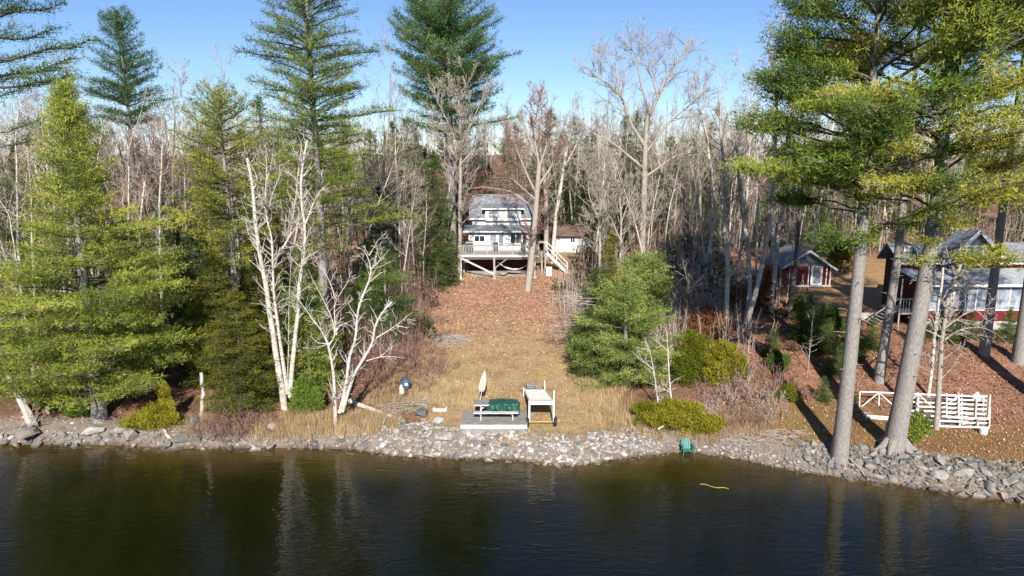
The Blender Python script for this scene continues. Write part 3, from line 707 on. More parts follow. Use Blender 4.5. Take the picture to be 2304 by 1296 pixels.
x, y, z = scatter(31000, -9, 8, 36, 72, dlit, r_); leaf_quads(lm, x, y, z, .06, r_, np.clip(r_.normal(.62, .16, len(x)), 0, 1))
def dsl(x, y):
    s = y-shore(x); return np.clip(.7+.6*smooth_noise(x, y, 51, 3, 4.), .15, 1.3)* sstep(9, 11, x)*sstep(2, 4, s)*(1-sstep(20, 26, s))*(1-in_rlawn(x, y))*(1-in_yard(x, y)*.9)*.9
x, y, z = scatter(26000, 8, 32, 32, 60, dsl, r_); leaf_quads(lm, x, y, z, .064, r_, np.clip(r_.normal(.34, .17, len(x)), 0, 1))
def dfl(x, y): s = y-shore(x); return sstep(1.5, 2.5, s)*(1-in_lawn(x, y))
x, y, z = scatter(13000, -34, -5, 34, 70, dfl, r_); leaf_quads(lm, x, y, z, .08, r_, np.clip(r_.normal(.2, .2, len(x)), 0, 1))
x, y, z = scatter(3500, 14, 27, 31, 38, lambda x, y: in_rlawn(x, y), r_); leaf_quads(lm, x, y, z, .045, r_, np.clip(r_.normal(.6, .2, len(x)), 0, 1))
tag(lm.obj('fallen_leaves', M['litter'], None), 'rust and tan fallen leaves covering lawn and wooded slopes', 'leaf litter', kind='stuff')

def blades(mb, x, y, z, h, lean, r, tint, w=.012, n=1):
    N = len(x); a = r.uniform(0, 6.28, N); hh = h*r.uniform(.5, 1.3, N); ln = lean*hh*r.uniform(.2, 1.2, N); b_ = r.uniform(0, 6.28, N)
    p = np.stack([x, y, z-.02], 1); sd_ = np.stack([np.cos(a), np.sin(a), np.zeros(N)], 1)*w
    tip = p+np.stack([np.cos(b_)*ln, np.sin(b_)*ln, hh], 1)
    v = np.stack([p-sd_, p+sd_, tip], 1).reshape(-1, 3); mb.add(v, np.arange(N*3).reshape(-1, 3), 0, np.repeat(tint, 3))
gm = MB()
def dlawn(x, y): nn = smooth_noise(x, y, 31, 3, 2.5); return in_lawn(x, y)*(1-sstep(50, 62, y))*np.clip(.55+.35*nn, .1, 1)
x, y, z = scatter(46000, -7, 7, 35, 62, dlawn, r_); blades(gm, x, y, z, .085, .8, r_, np.clip(r_.normal(.5, .2, len(x)), 0, 1), .014)
x, y, z = scatter(26000, 13.5, 27, 31, 38.5, lambda x, y: in_rlawn(x, y)*.9, r_); blades(gm, x, y, z, .05, .8, r_, np.clip(r_.normal(.3, .2, len(x)), 0, 1), .012)
tag(gm.obj('lawn_grass', M['grass_lawn'], None), 'short tan autumn grass of the two lawns', 'grass', kind='stuff')
tg = MB()
def clumps(N, per, pts_fn, h, lean, hue, w=.010, rad=.13):
    xs, ys, zs = pts_fn(N); X2 = np.repeat(xs, per)+r_.normal(0, rad, len(xs)*per); Y2 = np.repeat(ys, per)+r_.normal(0, rad, len(xs)*per)
    blades(tg, X2, Y2, terrain(X2, Y2), h, lean, r_, np.clip(np.repeat(r_.normal(hue, .12, len(xs)), per)+r_.normal(0, .1, len(X2)), 0, 1), w)
def region(x0, x1, y0, y1, f=lambda x, y: np.ones_like(x)): return lambda N: scatter(N, x0, x1, y0, y1, f, r_)
clumps(230, 30, region(-14, -6.2, 35.6, 37.6, lambda x, y: (y-shore(x) < 2.6)*1.), .62, .35, .55)
clumps(120, 26, region(-19, -14, 36, 37.5), .5, .4, .4)
clumps(130, 22, region(-6.2, -1.2, 38.6, 42.5), .34, .4, .72)
clumps(110, 22, region(4.0, 7.2, 36, 43), .5, .35, .68)
clumps(140, 22, region(5.2, 9.5, 35.2, 38.2), .5, .35, .5)
clumps(200, 24, region(-8.5, -5.5, 38.5, 50), .42, .45, .45)
clumps(150, 24, region(9.5, 14, 34.8, 37.5), .4, .5, .45)
clumps(60, 20, region(-1, 4, 34.6, 35.2), .22, .5, .5)
clumps(90, 16, region(-8, 7, 34.0, 36.0, lambda x, y: ((y-shore(x) > .6) & (y-shore(x) < 2.2))*1.), .26, .5, .5)
clumps(70, 14, region(14, 25, 30, 34, lambda x, y: ((y-shore(x) > 1.3) & (y-shore(x) < 2.4))*1.), .22, .5, .5)
clumps(160, 22, region(-9, -3, 38, 47), .30, .5, .35)
clumps(150, 26, region(-18, -14.5, 39, 43.5), .6, .4, .5)
tag(tg.obj('tall_grass', M['grass_dry'], None), 'tall straw-coloured dry grass in clumps along bank and lawn edges', 'grass', kind='stuff')
# ------------------------------------------------------------------ buildings
def part(name, mat, parent, boxes=(), bars=(), **kw):
    mb = MB()
    for q in boxes: mb.box(*q)
    for q in bars: mb.bar(*q)
    o = mb.obj(name, M[mat] if isinstance(mat, str) else mat, parent)
    return tag(o, **kw) if kw else o
def slab(name, mat, parent, corners, th=.12, **kw):
    """flat quad slab with thickness, corners counter-clockwise seen from above"""
    c = np.array(corners, float); nn = nrm(np.cross(c[1]-c[0], c[3]-c[0])); mb = MB()
    v = np.concatenate([c, c-nn*th]); mb.add(v, [[0,1,2,3],[7,6,5,4],[0,4,5,1],[1,5,6,2],[2,6,7,3],[3,7,4,0]])
    o = mb.obj(name, M[mat], parent); return tag(o, **kw) if kw else o
def window(parent, x0, x1, z0, z1, y, mull=1, rail=False, glass='glass', fw=.07, frame='white', proud=.05):
    """window facing -Y: frame, pane behind it"""
    mb = MB(); yf = y-proud
    mb.box(x0-fw, x1+fw, yf, y-.003, z1, z1+fw*1.2); mb.box(x0-fw, x1+fw, yf-.02, y-.003, z0-fw, z0)
    mb.box(x0-fw, x0, yf, y-.003, z0, z1); mb.box(x1, x1+fw, yf, y-.003, z0, z1)
    for i in range(mull): c = x0+(x1-x0)*(i+1)/(mull+1); mb.box(c-fw*.4, c+fw*.4, yf+.004, y-.003, z0, z1)
    if rail: mb.box(x0, x1, yf+.008, y-.003, (z0+z1)/2-.025, (z0+z1)/2+.025)
    w = mb.obj('window', M[frame], parent)
    part('pane', glass, w, [(x0, x1, y-.018, y-.006, z0, z1)]); return w

# ---- the white cottage -------------------------------------------------
HY = 72.3; zf = 5.62                       # porch front wall, deck floor
xl = P(1055, 545, HY)[0]; xr = P(1196, 545, HY)[0]
gb = gz((xl+xr)/2, HY+1)
cot = empty('cottage', ((xl+xr)/2, HY, gb), 'white two-storey lake cottage with slate roof on a raised deck', 'house')
zt = P(1100, 519, HY)[2]
part('wall', 'siding_white', cot, [(xl, xr, HY, HY+.15, zf, zt), (xl, xl+.15, HY+.15, HY+7, zf, zt), (xr-.15, xr, HY+.15, HY+7, zf, zt), (xl+.15, xr-.15, HY+6.85, HY+7, zf, zt)])
part('foundation_wall', 'dark_red', cot, [(xl, xr, HY+.05, HY+.2, gb-1.0, zf-.003), (xl, xl+.15, HY+.2, HY+7, gb-1.0, zf-.003), (xr-.15, xr, HY+.2, HY+7, gb-1, zf-.003)])
# upper storey
uy = HY+1.9; uz0 = zt+.35; uz1 = P(1100, 491, uy)[2]+.05; ux0, ux1 = xl+.25, xr+.05
part('upper_wall', 'siding_white', cot, [(ux0, ux1, uy, uy+.15, uz0-.6, uz1-.03)])
# low porch roof, boards and edge
xa, xb = xl-.55, xr+.35
slab('porch_roof', 'shingle', cot, [(xa, HY-.55, zt+.02), (xb, HY-.55, zt+.02), (xb, uy-.004, uz0+.05), (xa, uy-.004, uz0+.05)], .1)
part('fascia', 'white_worn', cot, [(xa, xb, HY-.58, HY-.553, zt-.13, zt+.03)])
# main roof with gable ends
ex0, ex1 = ux0-.35, ux1+.35; ry = uy+3.4; rz = P(1110, 437, ry)[2]; ez = uz1
slab('roof', 'shingle', cot, [(ex0, uy-.4, ez), (ex1, uy-.4, ez), (ex1, ry, rz), (ex0, ry, rz)], .12)
slab('roof', 'shingle', cot, [(ex0, ry+.003, rz), (ex1, ry+.003, rz), (ex1, ry+3.8, ez), (ex0, ry+3.8, ez)], .12)
part('fascia', 'white', cot, [(ex0, ex1, uy-.43, uy-.403, ez-.16, ez-.02)])
g_ = MB()
for gx_ in (ux0, ux1-.12):
    v = [(gx_, uy+.15, zt), (gx_+.12, uy+.15, zt), (gx_, uy+.15, ez-.12), (gx_+.12, uy+.15, ez-.12), (gx_, ry, rz-.2), (gx_+.12, ry, rz-.2), (gx_, ry+3.3, ez-.12), (gx_+.12, ry+3.3, ez-.12), (gx_, ry+3.3, zt), (gx_+.12, ry+3.3, zt)]
    g_.add(v, [[0,2,3,1],[2,4,5,3],[4,6,7,5],[6,8,9,7]]); g_.add(v, [[0,4,2]]); g_.add(v, [[0,8,4]]); g_.add(v, [[8,6,4]]); g_.add(v, [[1,3,5]]); g_.add(v, [[1,5,9]]); g_.add(v, [[9,5,7]])
g_.obj('gable_wall', M['siding_white'], cot)
# dormer
dx0 = P(1092, 485, uy)[0]; dx1 = P(1172, 485, uy)[0]; dz = P(1130, 468, uy)[2]; dy = uy-.02
def roof_z(y_): return ez+(rz-ez)*(y_-(uy-.4))/(ry-(uy-.4))
yb = uy-.4+(dz+.35-ez)/(rz-ez)*(ry-(uy-.4))
dm = MB(); dm.box(dx0, dx1, dy-.35, dy-.23, ez-.30, dz)
for q in (dx0, dx1-.1): dm.add([(q, dy-.23, ez-.3), (q+.1, dy-.23, ez-.3), (q, dy-.23, dz), (q+.1, dy-.23, dz), (q, yb, dz+.2), (q+.1, yb, dz+.2)], [[0,2,4],[1,5,3]]); dm.add([(q, dy-.23, dz), (q+.1, dy-.23, dz), (q+.1, yb, dz+.2), (q, yb, dz+.2)], [[0,1,2,3]])
dmo = dm.obj('dormer', M['siding_white'], cot)
slab('roof', 'shingle', dmo, [(dx0-.35, dy-.7, dz+.03), (dx1+.35, dy-.7, dz+.03), (dx1+.35, yb+.3, dz+.36), (dx0-.35, yb+.3, dz+.36)], .1)
part('fascia', 'white', dmo, [(dx0-.35, dx1+.35, dy-.73, dy-.703, dz-.10, dz+.02)])
window(cot, dx0+.35, dx0+1.3, ez-.05, dz-.30, dy-.35, 0, True, 'glass_pale'); window(cot, dx1-1.45, dx1-.5, ez-.05, dz-.30, dy-.35, 0, True, 'glass_pale')
# porch windows and doors
X_ = lambda px, Y=HY: P(px, 545, Y)[0]
Z_ = lambda py, Y=HY: P(1120, py, Y)[2]
window(cot, X_(1068), X_(1090), Z_(543), Z_(522), HY, 1, False); 
part('blind', 'white', cot, [(X_(1068), X_(1077)+.05, HY-.03, HY-.02, Z_(531), Z_(522)), (X_(1080), X_(1090), HY-.03, HY-.02, Z_(531), Z_(522))])
window(cot, X_(1149), X_(1172), Z_(547), Z_(524), HY, 1, False); window(cot, X_(1176), X_(1185), Z_(547), Z_(524), HY, 0, False)
dr = part('door', 'glass_pale', cot, [(X_(1103), X_(1117), HY-.03, HY-.004, zf+.02, Z_(521))]); part('frame', 'white', dr, [(X_(1101), X_(1103), HY-.06, HY-.004, zf, Z_(520)), (X_(1117), X_(1119), HY-.06, HY-.004, zf, Z_(520))])
d2 = part('door', 'white', cot, [(X_(1120), X_(1135), HY-.06, HY-.004, zf+.02, Z_(521))]); part('pane', 'glass_pale', d2, [(X_(1122.5), X_(1132.5), HY-.07, HY-.061, zf+.5, Z_(524))])
part('corner_board', 'white', cot, [(xl-.02, xl+.12, HY-.03, HY-.001, zf, zt-.14)]); part('corner_board', 'white', cot, [(xr-.12, xr+.02, HY-.03, HY-.001, zf, zt-.14)])
# deck
DX0 = P(1036, 572, 69)[0]; DX1 = P(1212, 572, 69)[0]; DY = 69.0
nb = 22
for i in range(nb):
    y0 = DY+(HY-DY)*i/nb; part('plank', 'wood_grey', cot, [(DX0, DX1, y0+.004, y0+(HY-DY)/nb-.008, zf-.04, zf)])
part('plank', 'wood_grey', cot, [(xr+.02, DX1, HY+.01, HY+1.2, zf-.04, zf)])
part('rim_joist', 'white_worn', cot, [(DX0, DX1, DY-.05, DY-.005, zf-.26, zf-.0)])
part('rim_joist', 'wood_grey', cot, [(DX0, DX0+.05, DY, HY, zf-.26, zf-.045)]); part('rim_joist', 'wood_grey', cot, [(DX1-.05, DX1, DY, HY+1.2, zf-.26, zf-.045)])
part('beam', 'wood_grey', cot, [(DX0, DX1, DY+.25, DY+.37, zf-.5, zf-.265)])
posts = [P(1036, 600, DY+.1)[0]+.05, P(1112, 600, DY+.1)[0], P(1203, 600, DY+.1)[0]]
for i, pxx in enumerate(posts):
    part('post', 'white_worn' if i == 0 else 'wood_grey_y', cot, [(pxx-.09, pxx+.09, DY+.0, DY+.18, gz(pxx, DY)-.2, zf-.265)])
    part('footing', 'concrete', cot, [(pxx-.2, pxx+.2, DY-.12, DY+.30, gz(pxx, DY)-.3, gz(pxx, DY)+.10)])
    px2 = pxx*.97; part('post', 'wood_grey_y', cot, [(px2-.07, px2+.07, DY+2.2, DY+2.34, gz(px2, DY+2)-.2, zf-.045)])
part('brace', 'white_worn', cot, bars=[((posts[0]+.05, DY-.05, zf-.35), (posts[1]-.05, DY-.05, gz(posts[1], DY)+.55), .06, .16)])
part('brace', 'wood_grey', cot, bars=[((posts[1]+.1, DY+.1, gz(0, DY)+1.1), (posts[1]+1.3, DY+.1, zf-.4), .05, .1)])
# railing
rt = zf+.98
rl = part('railing', 'wood_grey', cot, [(DX0-.02, DX1+.02, DY-.05, DY+.06, rt-.04, rt), (DX0+.02, DX1-.02, DY-.01, DY+.03, rt-.16, rt-.07), (DX0+.02, DX1-.02, DY-.01, DY+.03, zf+.08, zf+.16)])
part('railing', 'wood_grey', cot, [(DX0-.04, DX0+.08, DY+.065, HY-.6, rt-.04, rt), (DX1-.06, DX1+.06, DY+.065, HY+1.2, rt-.04, rt), (DX1-.02, DX1+.02, DY+.065, HY+1.2, zf+.08, zf+.16)])
for q in np.linspace(DX0+.04, DX1-.04, 7): part('railing_post', 'wood_grey_y', cot, [(q-.05, q+.05, DY-.045, DY+.045, zf+.004, rt-.045)])
bal = MB(); bal.box(-.016, .016, -.016, .016, 0, .82); balm = bal.mesh('baluster', M['white_worn']); nbal = 0
for q in np.arange(DX0+.18, DX1-.1, .155):
    o = bpy.data.objects.new('baluster', balm); SC.collection.objects.link(o); o.parent = rl; o.location = (q-world_loc(cot)[0], DY+.01-world_loc(cot)[1], zf+.1-world_loc(cot)[2]); nbal += 1
for q in np.arange(DY+.2, HY+1.1, .18):
    o = bpy.data.objects.new('baluster', balm); SC.collection.objects.link(o); o.parent = rl; o.location = (DX1-world_loc(cot)[0], q-world_loc(cot)[1], zf+.1-world_loc(cot)[2])
# stairs to the right
sx0 = DX1+.9; ly0, ly1 = DY+2.0, DY+3.0
part('landing', 'wood_grey', cot, [(DX1+.003, sx0, ly0-.1, ly1+.1, zf-.06, zf)])
zb = gz(sx0+2.0, ly0)+.1
for k in range(8):
    t_ = (k+1)/9; part('step', 'wood_grey', cot, [(sx0+t_*2.0-.14, sx0+t_*2.0+.14, ly0, ly1, zf-t_*(zf-zb)-.02, zf-t_*(zf-zb)+.02)])
for yy in (ly0-.06, ly1+.02):
    part('stringer', 'white_worn', cot, bars=[((sx0, yy, zf-.12), (sx0+2.15, yy, zb-.15), .05, .26)])
    part('handrail', 'white_worn', cot, bars=[((sx0-.9, yy, zf+.95), (sx0, yy, zf+.95), .08, .06), ((sx0, yy, zf+.95), (sx0+2.15, yy, zb+.9), .08, .06), ((sx0, yy, zf+.5), (sx0+2.1, yy, zb+.45), .06, .05)])
    for q in (0, 1.0, 2.1): part('railing_post', 'white_worn', cot, [(sx0+q-.04, sx0+q+.04, yy-.035, yy+.035, zf-q*(zf-zb)/2.1-.15, zf-q*(zf-zb)/2.1+.93)])
for q in (.4, .75): part('post', 'wood_grey_y', cot, [(DX1+q-.07, DX1+q+.07, ly0-.08, ly0+.06, gz(DX1+q, ly0)-.2, zf-.065)])
# things on the deck
b0 = P(1235, 598, DY+1.2); bz = gz(b0[0], b0[1])
wb = empty('utility_box', (b0[0], b0[1], bz), 'small white cupboard at the foot of the deck stairs', 'box')
part('body', 'white', wb, [(b0[0]-.28, b0[0]+.28, b0[1]-.22, b0[1]+.22, bz-.1, bz+.85)]); part('lid', 'white_worn', wb, [(b0[0]-.32, b0[0]+.32, b0[1]-.26, b0[1]+.26, bz+.853, bz+.9)])
gp = (X_(1056, 70.5), 70.6); gr = empty('barbecue_grill', (gp[0], gp[1], zf), 'black covered grill on the deck near its left corner post', 'grill')
mbg = MB(); mbg.tube([(gp[0]-.35, gp[1], zf+.95), (gp[0]+.35, gp[1], zf+.95)], .26, 10); mbg.obj('lid', M['metal_dark'], gr)
part('cart', 'metal_dark', gr, [(gp[0]-.32, gp[0]+.32, gp[1]-.22, gp[1]+.22, zf+.12, zf+.7)]); part('shelf', 'metal_dark', gr, [(gp[0]-.6, gp[0]-.36, gp[1]-.2, gp[1]+.2, zf+.78, zf+.82)])
for q in (1115, 1178):
    cx_ = X_(q, 70.6); ch = empty('deck_chair', (cx_, 70.8, zf), 'low dark chair on the deck '+('before the sliding door' if q == 1115 else 'near the last window'), 'chair')
    part('seat', 'metal_dark', ch, [(cx_-.26, cx_+.26, 70.55, 71.05, zf+.40, zf+.44)]); part('backrest', 'metal_dark', ch, [(cx_-.26, cx_+.26, 71.05, 71.10, zf+.44, zf+.95)])
    for a in (-.24, .2):
        for b__ in (70.57, 71.0): part('leg', 'metal_dark', ch, [(cx_+a, cx_+a+.04, b__, b__+.04, zf+.004, zf+.4)])
# hammock under the deck
ha, hb_ = P(1120, 592, 69.9), P(1177, 602, 69.6); hb_[2] = P(1177, 604, 69.6)[2]
hm = MB(); U = np.linspace(0, 1, 15); W_ = np.linspace(-1, 1, 7); vs = []
for u in U:
    c = ha+(hb_-ha)*u; sag = .55*4*u*(1-u); wd = .12+.5*math.sin(math.pi*u)
    for w_ in W_: vs.append((c[0], c[1]+w_*wd*.6, c[2]+.1-sag+.16*w_*w_*math.sin(math.pi*u)+.02*math.sin(u*23+w_*4)))
idx = np.arange(15*7).reshape(15, 7); hm.add(vs, np.stack([idx[:-1, :-1], idx[:-1, 1:], idx[1:, 1:], idx[1:, :-1]], -1).reshape(-1, 4))
hr = empty('hammock', ha, 'white hammock slung between the posts under the cottage deck', 'hammock'); hm.obj('cloth', M['hammock'], hr, True)
part('cord', 'white_worn', hr, bars=[(ha+[0, 0, .1], ha+[-.35, 0, .35], .02), (hb_+[0, 0, .1], hb_+[.35, 0, .3], .02)])
# concrete pad under the deck
ground_pad = MB(); px0, px1 = posts[0]+.9, posts[2]-.2
gxs = np.linspace(px0, px1, 8); gys = np.linspace(69.6, 72.2, 6); XX, YY = np.meshgrid(gxs, gys); idx = np.arange(48).reshape(6, 8)
ground_pad.add(np.stack([XX, YY, terrain(XX, YY)+.03], -1), np.stack([idx[:-1, :-1], idx[:-1, 1:], idx[1:, 1:], idx[1:, :-1]], -1).reshape(-1, 4))
tag(ground_pad.obj('pavement', M['concrete'], None), kind='structure')

# ---- annex -------------------------------------------------------------
AY = 80.; ax0 = P(1236, 545, AY)[0]; ax1 = P(1326, 545, AY)[0]; az0 = gz((ax0+ax1)/2, AY)-.3; az1 = P(1290, 530, AY)[2]
an = empty('shed', ((ax0+ax1)/2, AY, az0+.3), 'long low white outbuilding with brown roof beyond the deck stairs', 'shed')
part('wall', 'siding_white', an, [(ax0, ax1, AY, AY+.12, az0, az1), (ax0, ax0+.12, AY+.12, AY+4, az0, az1), (ax1-.12, ax1, AY+.12, AY+4, az0, az1), (ax0+.12, ax1-.12, AY+3.9, AY+4, az0, az1)])
arz = P(1290, 504, AY+3.4)[2]
slab('roof', 'shingle_brown', an, [(ax0-.3, AY-.35, az1), (ax1+.3, AY-.35, az1), (ax1+.3, AY+3.4, arz), (ax0-.3, AY+3.4, arz)], .1)
slab('roof', 'shingle_brown', an, [(ax0-.3, AY+3.403, arz), (ax1+.3, AY+3.403, arz), (ax1+.3, AY+4.6, az1), (ax0-.3, AY+4.6, az1)], .1)
part('fascia', 'metal_dark', an, [(ax0-.3, ax1+.3, AY-.38, AY-.353, az1-.14, az1)])
window(an, P(1284, 540, AY)[0], P(1293, 540, AY)[0], P(1290, 545, AY)[2], P(1290, 534, AY)[2], AY, 1)
part('corner_board', 'white', an, [(ax1-.1, ax1+.02, AY-.03, AY-.001, az0, az1-.02)])

# ---- red cabin ---------------------------------------------------------
KY = 60.; kx0 = P(1756, 625, KY)[0]; kx1 = P(1869, 625, KY)[0]; kc = (kx0+kx1)/2; kg = gz(kc, KY); kz0 = P(1810, 641, KY)[2]; kz1 = P(1810, 599, KY)[2]; kzp = P(1811, 561, KY)[2]
kb = empty('cabin', (kc, KY, kg), 'little dark red screened cabin with grey gable among the leaf litter', 'cabin')
part('floor', 'white_worn', kb, [(kx0-.05, kx1+.05, KY-.05, KY+4.0, kz0-.18, kz0)])
for q in (kx0+.2, kc, kx1-.3):
    for y_ in (KY+.1, KY+3.6): part('footing', 'concrete', kb, [(q, q+.25, y_, y_+.25, gz(q, y_)-.2, kz0-.183)])
part('corner_post', 'white', kb, [(kx1-.1, kx1, KY, KY+.1, kz0, kz1)]); part('corner_post', 'white', kb, [(kx0, kx0+.1, KY, KY+.1, kz0, kz1)])
XK = lambda px: P(px, 625, KY)[0]
zb_ = kz0+(kz1-kz0)*.62
part('wall', 'siding_red', kb, [(kx0+.1, XK(1772), KY+.02, KY+.1, kz0, kz1), (XK(1796), XK(1818), KY+.02, KY+.1, kz0, kz1), (XK(1851), kx1-.1, KY+.02, KY+.1, kz0, kz1), (kx1-.08, kx1-.02, KY+.1, KY+4, kz0, kz1), (kx0+.02, kx0+.08, KY+.1, KY+4, kz0, kz1), (kx0, kx1, KY+3.9, KY+4, kz0, kz1), (XK(1772), XK(1796), KY+.02, KY+.1, kz0+1.2, kz1)])
part('screen', 'metal_dark', kb, [(XK(1772), XK(1796), KY+.05, KY+.08, kz0, kz0+1.2)])
part('screen', 'metal_dark', kb, [(kx0+.18, XK(1771), KY+.004, KY+.018, kz0+.15, kz0+1.0)])
kd = part('door', 'white', kb, [(XK(1824), XK(1828), KY-.02, KY+.06, kz0, kz1), (XK(1846), XK(1850), KY-.02, KY+.06, kz0, kz1), (XK(1828), XK(1846), KY-.02, KY+.06, kz1-.1, kz1), (XK(1828), XK(1846), KY-.02, KY+.06, kz0, kz0+.12)])
part('pane', 'glass_pale', kd, [(XK(1828), XK(1846), KY+.0, KY+.04, kz0+.12, kz1-.1)])
part('trim', 'white', kb, [(XK(1818), XK(1820), KY-.01, KY+.1, kz0, kz1)]); part('trim', 'white', kb, [(XK(1858), XK(1860), KY-.01, KY+.018, kz0, kz1)])
part('step', 'concrete', kb, [(XK(1815), XK(1852), KY-.6, KY-.06, kg-.3, kz0-.25)])
gm_ = MB(); gm_.add([(kx0, KY, kz1), (kx1, KY, kz1), (kc, KY, kzp-.1), (kx0, KY+.12, kz1), (kx1, KY+.12, kz1), (kc, KY+.12, kzp-.1)], [[0,1,2],[5,4,3]]); gm_.obj('gable', M['siding_grey'], kb)
ov = .32
for sg, xe in ((-1, kx0-ov), (1, kx1+ov)):
    sl = (kzp-kz1)/((kx1-kx0)/2); ze = kz1-sl*ov+.02
    c = [(xe, KY-.5, ze), (kc, KY-.5, kzp), (kc, KY+4.4, kzp), (xe, KY+4.4, ze)]
    if sg > 0: c = [c[1], c[0], c[3], c[2]]
    slab('roof', 'shingle', kb, c, .1)
    part('bargeboard', 'white', kb, bars=[((xe, KY-.52, ze-.08), (kc-sg*-.0, KY-.52, kzp-.08), .035, .17)])
# ---- red lodge ---------------------------------------------------------
LY = 47.; lx0 = P(2080, 690, LY)[0]; lx1 = lx0+14; lg = gz(lx0+4, LY)
XL = lambda px: P(px, 680, LY)[0]
lod = empty('lodge', (lx0+4, LY, lg), 'dark red lodge with a white-framed sunroom behind the big pines', 'house')
lzw = P(2150, 702, LY)[2]; lzf = P(2150, 722, LY)[2]; lze = P(2150, 638, LY)[2]; lzs = P(2150, 697, LY)[2]
part('foundation', 'concrete', lod, [(lx0+.05, lx1-.05, LY+.05, LY+3, lg-.6, lzf)])
part('wall', 'siding_red', lod, [(lx0, lx1, LY, LY+.15, lzf, lzs), (lx1-.15, lx1, LY+.15, LY+3, lzf, lze)])
part('side_wall', 'dark_red', lod, [(lx0, lx0+.15, LY+.15, LY+3.2, lg-.3, lze)])  # shade of this side put into the colour, darker than the front red
part('header', 'white', lod, [(lx0, lx1, LY, LY+.15, lze-.16, lze)])
px_ = 2086
for (a, b__, mu) in ((2090, 2132, 1), (2146, 2220, 2), (2240, 2300, 1), (2316, 2390, 2), (2404, 2470, 1)):
    part('pier', 'white', lod, [(XL(px_)-.05, XL(a)-.08, LY, LY+.15, lzs, lze-.16)]); px_ = b__+2
    window(lod, XL(a), XL(b__), lzs+.03, lze-.25, LY+.02, mu, False, 'glass_pale', .08)
part('pier', 'white', lod, [(XL(px_), lx1, LY, LY+.15, lzs, lze-.16)])
lry = LY+3.2; lrz = P(2150, 603, lry)[2]
slab('porch_roof', 'shingle_pale', lod, [(lx0-.4, LY-.45, lze+.02), (lx1+.4, LY-.45, lze+.02), (lx1+.4, lry, lrz), (lx0-.4, lry, lrz)], .12)
part('fascia', 'white', lod, [(lx0-.4, lx1+.4, LY-.48, LY-.453, lze-.14, lze+.02)])
# entrance gable over the sunroom: white boards
uz = lrz+.36
ux_0 = lx0+.05
part('upper_wall', 'siding_red', lod, [(ux_0, lx1, lry+.01, lry+.16, lrz-1.5, uz)])
part('side_wall', 'dark_red', lod, [(ux_0, ux_0+.15, lry+.163, lry+2.4, lg, uz)])  # darker red carries the shade of the upper side wall
part('gutter', 'white', lod, [(ux_0-.5, lx1+.4, lry-.5, lry-.38, uz-.02, uz+.10)])
uy2 = lry+1.6; uz2 = uz+1.3
slab('roof', 'shingle', lod, [(ux_0-.5, lry-.4, uz+.12), (lx1+.5, lry-.4, uz+.12), (lx1+.5, uy2, uz2), (ux_0-.5, uy2, uz2)], .12)
slab('roof', 'shingle', lod, [(ux_0-.5, uy2+.003, uz2), (lx1+.5, uy2+.003, uz2), (lx1+.5, uy2+1.2, uz), (ux_0-.5, uy2+1.2, uz)], .12)
# big front gable with a window
g0 = P(2118, 597, lry-.3)[0]; g1 = P(2262, 597, lry-.3)[0]; gc = P(2193, 560, lry-.3)[0]; gp_ = P(2193, 521, lry-.3)[2]; gy_ = lry-.3; gbz = uz+.1
ga = MB(); ga.add([(g0, gy_, gbz), (g1, gy_, gbz), (gc, gy_, gp_), (g0, gy_+.12, gbz), (g1, gy_+.12, gbz), (gc, gy_+.12, gp_)], [[0,1,2],[5,4,3],[0,3,4,1]]); gab = ga.obj('gable', M['siding_grey'], lod)
for a_ in (g0, g1):
    part('bargeboard', 'white', gab, bars=[((a_, gy_-.45, gbz-.06), (gc, gy_-.45, gp_+.06), .05, .24)])
slab('gable_roof', 'shingle', lod, [(g0-.2, gy_-.42, gbz), (gc, gy_-.42, gp_+.12), (gc, uy2, gp_+.12), (g0-.2, uy2, gbz)], .08)
slab('gable_roof', 'shingle', lod, [(gc, gy_-.42, gp_+.12), (g1+.2, gy_-.42, gbz), (g1+.2, uy2, gbz), (gc, uy2, gp_+.12)], .08)
window(lod, gc-.55, gc+.55, gbz+.25, gbz+1.1, gy_, 1, False, 'glass_pale', .1)
part('chimney', 'white_worn', lod, [(ux_0+.3, ux_0+.9, lry+.6, lry+1.2, uz, P(2036, 552, lry+1)[2])])
# side deck with stairs and rails, in the shade left of the sunroom
sxa, sxb = lx0-1.5, lx0-.01; sz = lzs-.3
part('side_deck', 'wood_grey', lod, [(sxa, sxb, LY+.4, lry-.21, sz-.12, sz)])
srl = part('railing', 'wood_grey', lod, [(sxa, sxb, LY+.4, LY+.48, sz+.92, sz+1.0), (sxa, sxa+.08, LY+.48, lry-.3, sz+.92, sz+1.0)])
for q in np.arange(sxa+.1, sxb, .2): part('baluster', 'wood_grey', srl, [(q-.02, q+.02, LY+.42, LY+.46, sz+.004, sz+.918)])
for q in (sxa, sxb-.15): part('post', 'wood_grey_y', lod, [(q, q+.1, LY+.38, LY+.398, lg-.4, lrz-.3)])
for k in range(7): part('step', 'wood_grey', lod, [(sxa-1.5+k*.2, sxa-1.5+k*.2+.24, LY+.6, LY+1.6, lg+.1+k*.17, lg+.14+k*.17)])
part('handrail', 'wood_grey', lod, bars=[((sxa-1.5, LY+.55, lg+1.0), (sxa, LY+.55, sz+.95), .05, .08)])
# block retaining wall, block by block
w0, w1 = P(1905, 712, 50.2), P(2016, 712, 50.0); rw = empty('retaining_wall', (w0[0], 50.1, gz(w0[0], 50)), 'low pale block wall holding the yard above the leafy slope', 'wall')
zt_ = P(1950, 704, 50.1)[2]; nrow = 4; bw, bh = .46, .2
for rI in range(nrow):
    q = w0[0]+(.23 if rI % 2 else 0)
    while q < w1[0]:
        o = part('block', 'concrete', rw, [(q+.006, q+bw-.006, 50.0+rnd.uniform(-.01, .01), 50.28, zt_-(rI+1)*bh+.005, zt_-rI*bh-.005)]); q += bw
